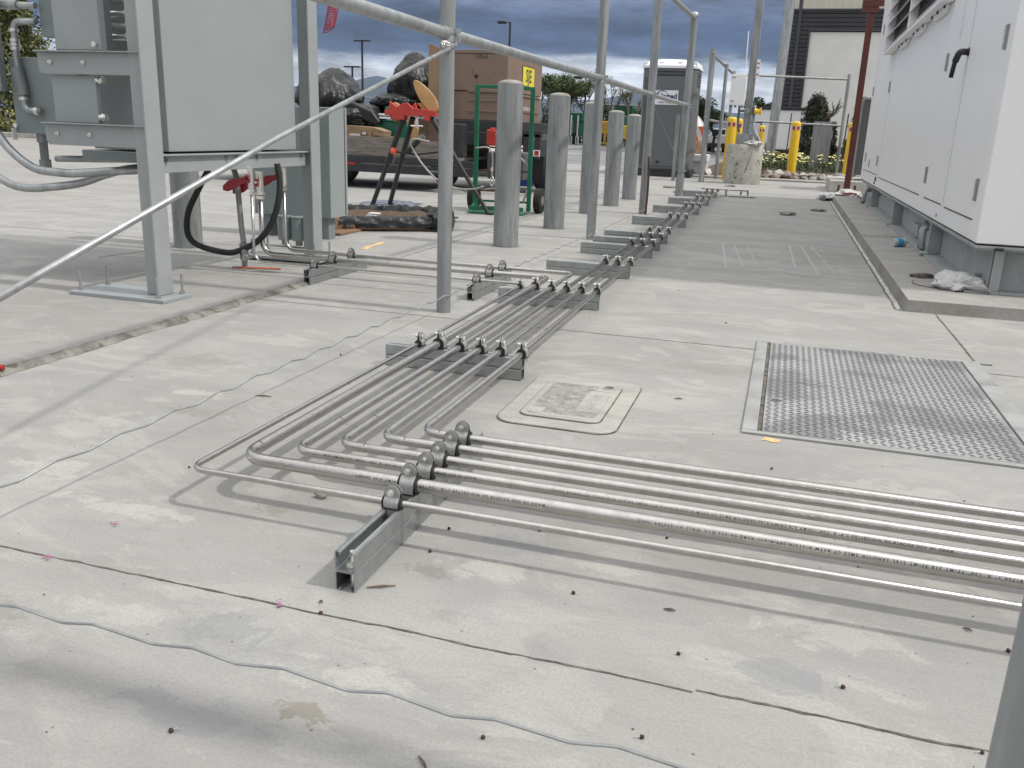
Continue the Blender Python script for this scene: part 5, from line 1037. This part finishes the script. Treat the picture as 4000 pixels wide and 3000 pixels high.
# ------------------------------------------------------------ vegetation
def leaves(mb, c, r, n, s, seed=0):
    c = Vector(c); rnd = random.Random(seed)
    for _ in range(n):
        d = Vector((rnd.gauss(0, 1), rnd.gauss(0, 1), rnd.gauss(0, 1))).normalized() * (rnd.random() ** .4); p = c + Vector((d.x * r[0], d.y * r[1], d.z * r[2]))
        u = Vector((rnd.uniform(-1, 1), rnd.uniform(-1, 1), rnd.uniform(-1, 1))).normalized(); v = u.cross(Vector((rnd.uniform(-1, 1), rnd.uniform(-1, 1), rnd.uniform(-1, 1)))).normalized(); q = s * rnd.uniform(.6, 1.4)
        mb.add([p - u * q, p + v * q * .45, p + u * q, p - v * q * .45], [(0, 1, 2, 3)])
def tree(name, x, y, h, w, lb, m='leaf', n=34, per=90, s=.07, bare=False, z0=.6, seed=1, group=None, z=0, clump=.16, dense=False):
    t = thing(name, lb, 'shrub' if 'bush' in name or 'shrub' in name else 'tree', (x, y, z), 0, group); rnd = random.Random(seed)
    tips = []; tk = MB()
    def limb(p, d, L, r, lev):
        q = p + d * L; mid = p.lerp(q, .5) + Vector((rnd.uniform(-1, 1), rnd.uniform(-1, 1), 0)) * L * .07
        tk.tube([p, mid, q], [r, r * .8, r * .6], 6)
        if lev == 0: tips.append(q); return
        for _ in range(3 if lev > 1 else 4):
            dd = (d + Vector((rnd.uniform(-1, 1) * w / h * 1.3, rnd.uniform(-1, 1) * w / h * 1.3, rnd.uniform(-.1, .6)))).normalized(); limb(q, dd, L * rnd.uniform(.55, .8), r * .6, lev - 1)
        tips.append(q)
    limb(Vector((x, y, z)), Vector((rnd.uniform(-.08, .08), 0, 1)), h * .30, h * .022, 3)
    mzz = max(q.z for q in tips) - z; mxx = max(abs(q.x - x) for q in tips) or 1; myy = max(abs(q.y - y) for q in tips) or 1
    f = lambda q: Vector((x + (q.x - x) / mxx * w * .5, y + (q.y - y) / myy * w * .5, z + (q.z - z) / mzz * h * .97))
    tk.v = [f(q) for q in tk.v]; tk.build('trunk', 'bark', t, 60)
    if not bare or per:
        lv = MB()
        for i in range(n):
            if dense:
                hh = rnd.random() ** .8; rad = (1 - hh ** 1.6) * .42 + .06; an = rnd.uniform(0, 6.283); rq = rad * math.sqrt(rnd.random())
                q = Vector((x + w * rq * math.cos(an), y + w * rq * math.sin(an), z + h * (.06 + .88 * hh))); rr = w * clump * rnd.uniform(.45, 1.1); leaves(lv, q, (rr, rr, rr * 1.1), per, s, rnd.randrange(10 ** 6)); continue
            q = f(rnd.choice(tips)) + Vector((rnd.gauss(0, .05) * w, rnd.gauss(0, .05) * w, rnd.gauss(0, .02) * h))
            if q.z < z + h * z0 * .35: q.z = z + h * rnd.uniform(z0 * .35, .6)
            rr = w * clump * rnd.uniform(.5, 1.25); leaves(lv, q, (rr, rr, rr * .8), per, s, rnd.randrange(10 ** 6))
        lv.build('crown', m, t)
    return t
G_ = 'trees beyond the car park'
tree('tree', -14.6, 58, 4.2, 3.0, 'leafy green tree just right of the brown job box', 'leaf', 130, 90, .08, seed=3, group=G_, z0=.25)
for k, (x, y, h, w) in enumerate(((-16.4, 64.5, 2.9, 3.2), (-13.2, 64.5, 2.7, 3.4), (-10.4, 64.5, 2.7, 3.0))): tree('shrub', x, y, h, w, ['dense green shrub behind the far fence beside the brown job box', 'dense green shrub behind the far fence at the second grey bollard', 'dense green shrub behind the far fence near the portable toilet'][k], 'leaf', 110, 80, .08, seed=80 + k, dense=True, clump=.2)
tree('tree', -13.3, 60, 4.5, 2.6, 'thin-leaved tree behind the third grey bollard', 'leaf', 50, 45, .06, seed=8, group=G_)
tree('tree', -12.0, 61, 4.35, 2.4, 'nearly bare twiggy tree behind the long mid rail', 'leaf', 30, 25, .05, seed=12, group=G_)
tree('tree', -10.7, 62, 4.0, 2.6, 'bare tree with spreading twigs left of the portable toilet', 'leaf', 24, 18, .05, seed=17, group=G_)
tree('tree', -5.5, 50, 2.75, 2.2, 'round green tree between the portable toilet and the far frame', 'leaf', 50, 70, .07, seed=23, group=G_)
tree('tree', -4.2, 52, 2.4, 2.2, 'low green tree behind the yellow bollards', 'leaf', 44, 60, .07, seed=29, group=G_)
tree('tree', -2.0, 58, 3.1, 2.6, 'green treetop showing above the white enclosed trailer', 'leaf', 44, 70, .09, seed=31, group=G_)
tree('tree', -17.5, 64, 4.6, 3.4, 'green tree mostly hidden behind the brown job box', 'leaf', 50, 80, .10, seed=37, group=G_)
tree('shrub', .55, 26.5, 2.0, 1.35, 'large dark evergreen shrub before the roller door', 'leafd', 120, 120, .035, seed=5, z=.04, clump=.17, dense=True)
tree('shrub', 1.0, 26.0, 1.35, .5, 'small dark evergreen behind the flat grey cabinet', 'leafd', 40, 80, .03, seed=6, z=.04, dense=True)
tree('shrub', 1.72, 26.3, 1.95, .85, 'dark evergreen shrub left of the dark red post', 'leafd', 90, 110, .035, seed=9, z=.04, clump=.18, dense=True)
tree('shrub', 1.25, 25.6, .75, .45, 'low reddish-leaved shrub beside the far frame post', mat('red_leaf', (.05, .025, .02), .7, var=.5, scale=6), 14, 60, .03, seed=10, z=.04, dense=True)
for k, (x, y, h) in enumerate(((-26.6, 26, 5.6), (-24.0, 27, 4.8), (-28.6, 25.5, 5.2))): tree('hedge_shrub', x, y, h, 3.2, ['tall yellow-green shrub behind the upper bracket arm', 'yellow-green shrub left of the large cabinet', 'yellow-green shrub at the far left edge'][k], 'bush', 150, 110, .08, seed=50 + k, dense=True, clump=.2)
random.seed(41)
fl, gr = MB(), MB()
for k in range(330):
    x, y = random.uniform(-1.15, 2.6), random.uniform(22.6, 25.6); h = random.uniform(.22, .42)
    leaves(gr, (x, y, .1 + h * .5), (.09, .09, h * .5), 16, .035, k)
    if random.random() < .6:
        for _ in range(random.randint(1, 3)):
            c = Vector((x + random.uniform(-.06, .06), y - random.uniform(0, .08), .12 + h)); r = random.uniform(.018, .032); fl.add([c + Vector((r * math.cos(a * 1.05), r * .6 * math.sin(a * 1.05), r * .5 * math.sin(a * 1.05))) for a in range(6)], [tuple(range(6))])
tag(gr.build('flower_foliage', 'leaf'), 'green foliage of the flower bed before the dark building', 'plants', kind='stuff'); tag(fl.build('yellow_flowers', 'flower'), 'small yellow daisies over the flower bed', 'flowers', kind='stuff')
fl, gr = MB(), MB()
for k in range(160):
    x, y = random.uniform(-29, -23.5), random.uniform(24.7, 25.8); leaves(gr, (x, y, .35), (.2, .2, .28), 14, .06, k)
    c = Vector((x, y - .2, random.uniform(.3, .95))); r = .05; fl.add([c + Vector((r * math.cos(a * 1.05), 0, r * math.sin(a * 1.05))) for a in range(6)], [tuple(range(6))])
tag(gr.build('flower_foliage', 'bush'), 'green ground plants at the far left kerb', 'plants', kind='stuff'); tag(fl.build('yellow_flowers', 'flower'), 'yellow flowers at the far left kerb', 'flowers', kind='stuff')
random.seed(43)
where = ['right beside the concrete pedestal', 'between the concrete pedestal and the round pole', 'at the foot of the round pole', 'just left of the middle yellow bollard', 'touching the right side of the middle yellow bollard', 'between middle yellow bollard and flat grey cabinet',
         'below the left edge of the flat grey cabinet', 'below the right edge of the flat grey cabinet', 'just left of the right frame post', 'just right of the right frame post', 'beside the right-hand yellow bollard', 'half hidden by the dark red post']
M['rock2'] = mat('river_rock_pale', (.42, .40, .37), .8, var=.2, scale=6, bump=.3, bscale=30); M['rock3'] = mat('river_rock_brown', (.24, .20, .17), .8, var=.3, scale=6, bump=.3, bscale=30)
for i in range(24):
    c = i % 12; row = i // 12; x = -.42 + c * .185 + random.uniform(-.03, .03); y = 20.10 + row * .42 + random.uniform(0, .12); r = random.uniform(.075, .135) + row * .015; kk = random.choice((0, 0, 1, 2))
    tag(MB().blob((x, y, .02 + r * .45 + row * .03), (r * random.uniform(.85, 1.15), r, r * random.uniform(.55, .75)), 3, .5, 1.5, i).build('river_rock', ['rock', 'rock2', 'rock3'][kk], None, 180), ['grey', 'pale', 'brownish'][kk] + ' rock, ' + ('front row, ' if row == 0 else 'back row, ') + where[c], 'rock', 'river rocks along the kerb')

# ------------------------------------------------------------ far background
def lamp_post(x, y, h, lb, two=True, r=.09):
    t = thing('street_lamp', lb, 'street lamp', (x, y, 0), 0, 'lamp posts far across the car park'); MB().cyl((x, y, 0), (x, y, h), r, r * .8, 12).build('pole', 'black', t, 60)
    if two: MB().box(x - .62, y - .15, h, x + .62, y + .15, h + .10).build('lamp_head', 'black', t, bevel=.03)
    else: MB().box(x - .85, y - .2, h - .12, x - .30, y + .2, h + .06).box(x - .3, y - .04, h - .06, x + .05, y + .04, h).build('lamp_head', 'black', t, bevel=.03)
lamp_post(-29.9, 60, 6.45, 'taller two-armed black lamp post left of the tall covered pile'); lamp_post(-30.7, 60, 4.70, 'shorter black lamp post over the rounded covered pile')
lamp_post(-18.95, 60, 7.75, 'black lamp post rising above the brown job box', False)
lamp_post(-14.1, 62.5, 4.5, 'thin dark pole among the trees', False, .05)
t = thing('chain_fence', 'long far fence with a pale top rail behind the grey bollards', 'fence', (-14, 63, 0))
MB().cyl((-34, 63, 2.78), (-6, 63, 2.72), .045, seg=8).cyl((-34, 63, 2.05), (-6, 63, 2.0), .03, seg=8).build('top_rail', 'galvd', t, 60)
for k in range(10): MB().cyl((-33 + 3 * k, 63, 0), (-33 + 3 * k, 63, 2.78), .045, seg=8).build('post', 'galvd', t, 60)
t = thing('boom_lift', 'dark green lift machine with white uprights, far behind the second bollard', 'machine', (-14.8, 61, 0))
MB().box(-15.6, 61, 1.55, -13.9, 62, 2.1).box(-14.5, 61, .6, -14.0, 62, 1.6).build('body', 'greenb', t, bevel=.05); MB().box(-15.6, 60.9, .6, -14.8, 61, 1.4).build('panel', 'paper', t, bevel=.03)
for x in (-14.62, -14.15, -14.95): MB().box(x, 60.7, .1, x + .08, 60.8, 1.95 if x > -14.9 else .9).box(x - .06, 60.7, .05, x + .16, 60.8, .55).build('upright', 'paper', t)
for x in (-15.3, -14.3): MB().cyl((x, 60.9, .4), (x, 61.2, .4), .4, seg=16).build('wheel', 'tire', t, 40)
t = thing('construction_vehicle', 'orange-yellow construction machine seen right of the third grey bollard', 'machine', (-12.1, 60, 0))
MB().box(-12.7, 60, .75, -11.3, 62.5, 1.62).build('body', 'mach', t, bevel=.08); MB().box(-12.6, 60.2, 1.62, -11.4, 61.8, 2.0).build('cab', 'black', t, bevel=.05)
MB().box(-12.1, 59.9, .0, -11.95, 60, .8).box(-12.5, 59.7, .15, -11.8, 59.8, .25).build('arm', 'mach', t)
for x in (-12.5, -11.5): MB().cyl((x, 59.9, .42), (x, 60.3, .42), .42, seg=16).build('wheel', 'tire', t, 40)
MB().box(-12.35, 59.96, 1.72, -12.28, 59.99, 1.8).box(-12.15, 59.96, 1.72, -12.08, 59.99, 1.8).build('lamp', 'paper', t)
t = thing('construction_vehicle', 'yellow machine between the fourth and fifth grey bollards', 'machine', (-10.6, 58, 0)); MB().box(-11.1, 58, .5, -9.5, 60, 1.35).build('body', mat('machine_yellow_bright', (.6, .42, .02), .5), t, bevel=.06); MB().box(-10.7, 58.2, 1.35, -9.9, 59.4, 1.9).build('cab', 'greenb', t, bevel=.04)
for x in (-10.9, -9.8): MB().cyl((x, 57.9, .4), (x, 58.3, .4), .4, seg=16).build('wheel', 'tire', t, 40)
tag(MB().box(-12.2, 63.5, 1.9, -10.9, 64.5, 2.75).build('green_container', 'greenb', bevel=.03), 'green container top behind the orange-yellow machine', 'container')
t = thing('green_dumpster', 'dark green dumpster truck right of the portable toilet', 'dumpster', (-5.1, 47, 0)); MB().box(-6.2, 46.5, .5, -4.85, 49, 2.35).box(-6.2, 46.5, .4, -4.3, 49, 1.55).build('body', 'greenb', t, bevel=.08)
for x in (-5.9, -4.7): MB().cyl((x, 46.3, .4), (x, 46.6, .4), .4, seg=16).build('wheel', 'tire', t, 40)
MB().tube(smoothpath([(-5.0, 46.3, 1.5), (-4.7, 46.3, 1.6), (-4.5, 46.3, 1.3), (-4.4, 46.3, .9)], 5), .10, 8).build('white_hose', 'paper', t, 180)
t = thing('pickup_truck', 'small white pickup far away between the yellow bollards and striped barricade', 'pickup truck', (-4.3, 55, 0))
MB().box(-4.85, 55, .45, -3.72, 59, .98).prism([(0, 0), (.12, .33), (.2, .38), (.85, .38), (.95, .33), (1.05, 0)], (-4.82, 56.2, .98), (1, 0, 0), (0, 0, 1), (0, 1.6, 0)).build('body', 'car', t, bevel=.05); MB().box(-4.66, 56.19, 1.02, -3.92, 56.215, 1.28).build('rear_window', 'glass', t)
MB().box(-4.45, 54.985, .78, -4.12, 54.998, .84).build('badge', 'black', t); MB().box(-4.86, 54.9, .28, -3.7, 55.0, .5).build('bumper', 'black', t, bevel=.03)
for x in (-4.72, -3.85): MB().cyl((x - .12, 55.7, .34), (x + .12, 55.7, .34), .34, seg=20).build('wheel', 'tire', t, 40)
t = thing('traffic_cone', 'small orange traffic cone far off beside the second grey bollard', 'traffic cone', (-14.4, 58.5, 0)); MB().lathe([(.16, 0), (.03, .62)], (-14.4, 58.5, .04), 16).build('cone', 'orangew', t, 60); MB().box(-14.62, 58.3, 0, -14.18, 58.7, .04).build('base', 'orangew', t); MB().lathe([(.115, 0), (.085, .14)], (-14.4, 58.5, .26), 16).build('stripe', 'mach', t)
tag(MB().box(-60, 70, 0, -3, 70.3, .15).build('distant_kerb', 'concy'), kind='structure')
mk = MB()
for x, y in ((-9.6, 33), (-9.0, 36), (-7.5, 40), (-10.2, 45)): mk.box(x, y, -.003, x + .8, y + .25, 0.001)
tag(mk.build('road_marking', 'paper'), kind='structure')
def ridge(name, Y, xs, m, depth, seed, amp):
    mb = MB(); n = 160; x0, x1 = xs[0][0], xs[-1][0]; rows = 8
    for i in range(n + 1):
        x = x0 + (x1 - x0) * i / n
        for (xa, za), (xb, zb) in zip(xs, xs[1:]):
            if xa <= x <= xb: h = za + (zb - za) * (x - xa) / (xb - xa)
        h += amp * noise.noise(Vector((x * .012, seed, 0))) + amp * .3 * noise.noise(Vector((x * .05, seed, 0)))
        for j in range(rows + 1):
            f = j / rows; mb.v.append(Vector((x, Y - depth * (1 - f), -8 + (h + 8) * f ** .8 + amp * 1.5 * f * (1 - f) * noise.noise(Vector((x * .02, f * 5, seed))))))
        mb.v.append(Vector((x, Y + depth, -8)))
    r = rows + 2
    for i in range(n):
        for j in range(r - 1): k = i * r + j; mb.f.append([k, k + 1, k + 1 + r, k + r]); mb.m.append(0)
    tag(mb.build(name, m, None, 180), kind='structure')
ridge('mountains', 3000, [(-3500, 120), (-1900, 120), (-1560, 132), (-1520, 152), (-1440, 168), (-1400, 160), (-1300, 118), (-1050, 100), (-660, 104), (-560, 120), (-500, 138), (-420, 128), (-330, 106), (-210, 80), (-100, 72), (300, 60), (1500, 40)], 'mount', 500, 3, 7)

# ------------------------------------------------------------ small things on the ground
random.seed(77)
pr = thing('dried_berry', 'small dark red dried berry with a thin stalk lying on the concrete', 'berry', (0, 0, 0), 0, 'dried berries scattered on the concrete')
MB().blob((0, 0, .0042), .0046, 2, .3, 3, 1).build('berry', 'berry', pr, 180); MB().tube([(.003, 0, .005), (.010, .002, .007), (.017, .001, .002)], .0007, 5).build('stalk', 'bag', pr, 180)
BL = [((-.731, 1.273), 'berry close to the end of the nearest strut support, left of a pair'), ((-.712, 1.238), 'berry just below the end of the nearest strut support, right of a pair'), ((-.328, 1.021), 'berry with a pale stalk left of centre at the bottom, below the wavy wire'),
      ((-.109, 1.1), 'berry at the bottom right of centre, below the wavy wire'), ((-.084, 1.335), 'bright berry in the middle of the near slab, above the joint'), ((.181, 1.333), 'red berry right of the middle of the near slab'), ((.466, 1.547), 'brown berry at the right edge beside the lower right post'),
      ((-.622, 1.644), 'berry lying under the bundle just right of the nearest strut support'), ((-.433, 1.71), 'berry under the thick tube, right of the nearest strut support'), ((-.162, 1.777), 'berry between the thin tube and the thick tube in mid view'), ((-.755, .882), 'dark berry with a stalk at the bottom left, under the wavy wire'),
      ((.368, 1.236), 'berry lying in the joint by the lower right post'), ((-1.359, 1.734), 'berry left of the sharp bend of the thin tube'), ((-.09, 1.81), 'berry behind the tubes below the utility box cover'), ((-1.342, 3.076), 'berry left of the tube bundle, before the nearest fence post'), ((-.62, 1.53), 'berry touching the right side of the nearest strut support'),
      ((-.30, 1.47), 'berry in front of the thin tube, right of the nearest strut support'), ((.05, 2.30), 'berry on the slab in front of the checker plate cover'), ((-1.55, 2.9), 'berry beside the receding wavy wire'), ((-.2, 4.2), 'berry on the open slab beyond the checker plate cover'), ((-.52, 5.0), 'berry right of the three-tube strut support')]
for k, ((x, y), lb_) in enumerate(BL):
    b = pr if k == 0 else copy_tree(pr); b.location = (x, y, 0); b.rotation_euler = (0, 0, random.uniform(0, 6.28)); s = random.uniform(.6, .85); b.scale = (s, s, s); b['label'] = lb_
sp = []
for k in range(90):                                             # dark grit, one object because nobody could count it
    sp.append((random.uniform(-3.2, 1.4), random.uniform(.75, 6.0) if k % 3 else random.uniform(.75, 2.6), random.uniform(.0008, .0024)))
g = MB()
for i, (x, y, r) in enumerate(sp): g.blob((x, y, r * .5), (r * 1.4, r, r * .8), 1, .5, 2, i)
tag(g.build('grit', 'joint'), 'fine dark grit scattered over the concrete', 'grit', kind='stuff')
lbp = ['pink petal by the joint in front of the nearest strut support', 'pale pink petal in the joint at the left of the foreground', 'magenta petal under the tubes in front of the clamped strut', 'magenta petal near the edge of the concrete utility box cover', 'faded petal on the far left of the tubes near corner']
for k, (x, y) in enumerate([(-.801, 1.24), (-1.313, 1.233), (-1.087, 2.534), (-.917, 2.724), (-1.30, 1.40)]):
    mb = MB()
    for j in range(6):
        c = Vector((x + random.uniform(-.009, .009), y + random.uniform(-.007, .007), .003 + .002 * random.random())); mb.add([c + Vector((random.uniform(-.006, .006), random.uniform(-.006, .006), random.uniform(-.0015, .003))) for _ in range(4)], [(0, 1, 2, 3)])
    tag(mb.build('fallen_petal', 'petal'), lbp[k], 'petal', 'fallen pink petals')
for x, y, a, L_, lb in ((-1.521, 2.327, .2, .055, 'short dark twig beside the wavy tension wire'), (-.652, 1.363, .5, .055, 'thin tan twig right of the nearest strut support'), (-.39, .943, -.8, .03, 'dark twig at the bottom of the foreground'), (-.117, 1.475, .1, .022, 'small black splinter in front of the thin tube'), (-.264, 2.85, .3, .028, 'pale curled leaf right of the utility box cover'), (.41, 1.60, -.5, .016, 'tiny black nail-like sliver near the right edge')):
    d = Vector((math.cos(a), math.sin(a), 0)) * L_ / 2; tag(MB().tube([Vector((x, y, .0022)) - d, Vector((x + .002, y - .002, .005)), Vector((x, y, .0022)) + d], [.0010, .0026, .0008], 6).build('twig', 'twig', None, 180), lb, 'twig')
tag(MB().blob((-.963, 1.692, .009), (.015, .010, .010), 2, .5, 2.5, 6).build('concrete_crumb', 'rock', None, 60), 'small pale lump of concrete below the thin near tube', 'stone')
t = thing('red_handled_tool', 'red-handled tool lying at the broken slab edge on the far left', 'tool', (-2.50, 2.12, .016))
MB().tube([(-2.62, 2.17, .025), (-2.50, 2.165, .028), (-2.43, 2.20, .025)], [.010, .012, .009], 10).build('handle', 'reflr', t, 180); MB().prism([(0, 0), (.16, .02), (.19, .05), (.02, .05)], (-2.64, 2.09, .018), (1, 0, 0), (0, 1, 0), (0, 0, .006)).build('blade', 'petal', t)
tag(MB().box(-3.12, 8.05, .0, -3.02, 8.10, .015).build('dark_block', 'joint', bevel=.003), 'small dark block on the ground left of the green cart', 'debris')
for x, y, lb in ((-1.9, 15.2, 'flat brown scrap between the last strut supports and toilet'), (-.98, 16.6, 'curled dark strap at the left foot of the concrete pedestal'), (.05, 10.9, 'small leaf pile in the middle of the far slab'), (.42, 11.8, 'pale scrap of film near the generator pad edge'), (-1.55, 13.9, 'little heap of metal offcuts at the foot of the large fence post')):
    crumple('floor_scrap', (x, y, .015), (.10, .06, .018), 'rough', lb, 'debris', int(abs(x * 100)), .8, 2)
# ------------------------------------------------------------ air between here and the mountains
hz = bpy.data.materials.new('haze'); hz.use_nodes = True; nt = hz.node_tree; nt.nodes.remove(nt.nodes['Principled BSDF'])
pv = nt.nodes.new('ShaderNodeVolumePrincipled'); pv.inputs['Density'].default_value = .00010; pv.inputs['Color'].default_value = (.50, .66, .98, 1); pv.inputs['Anisotropy'].default_value = .2
nt.links.new(pv.outputs[0], nt.nodes['Material Output'].inputs['Volume'])
tag(MB().box(-3700, -60, -9.5, 1600, 3700, 190).build('haze', hz), 'thin blue haze', 'haze', kind='stuff')
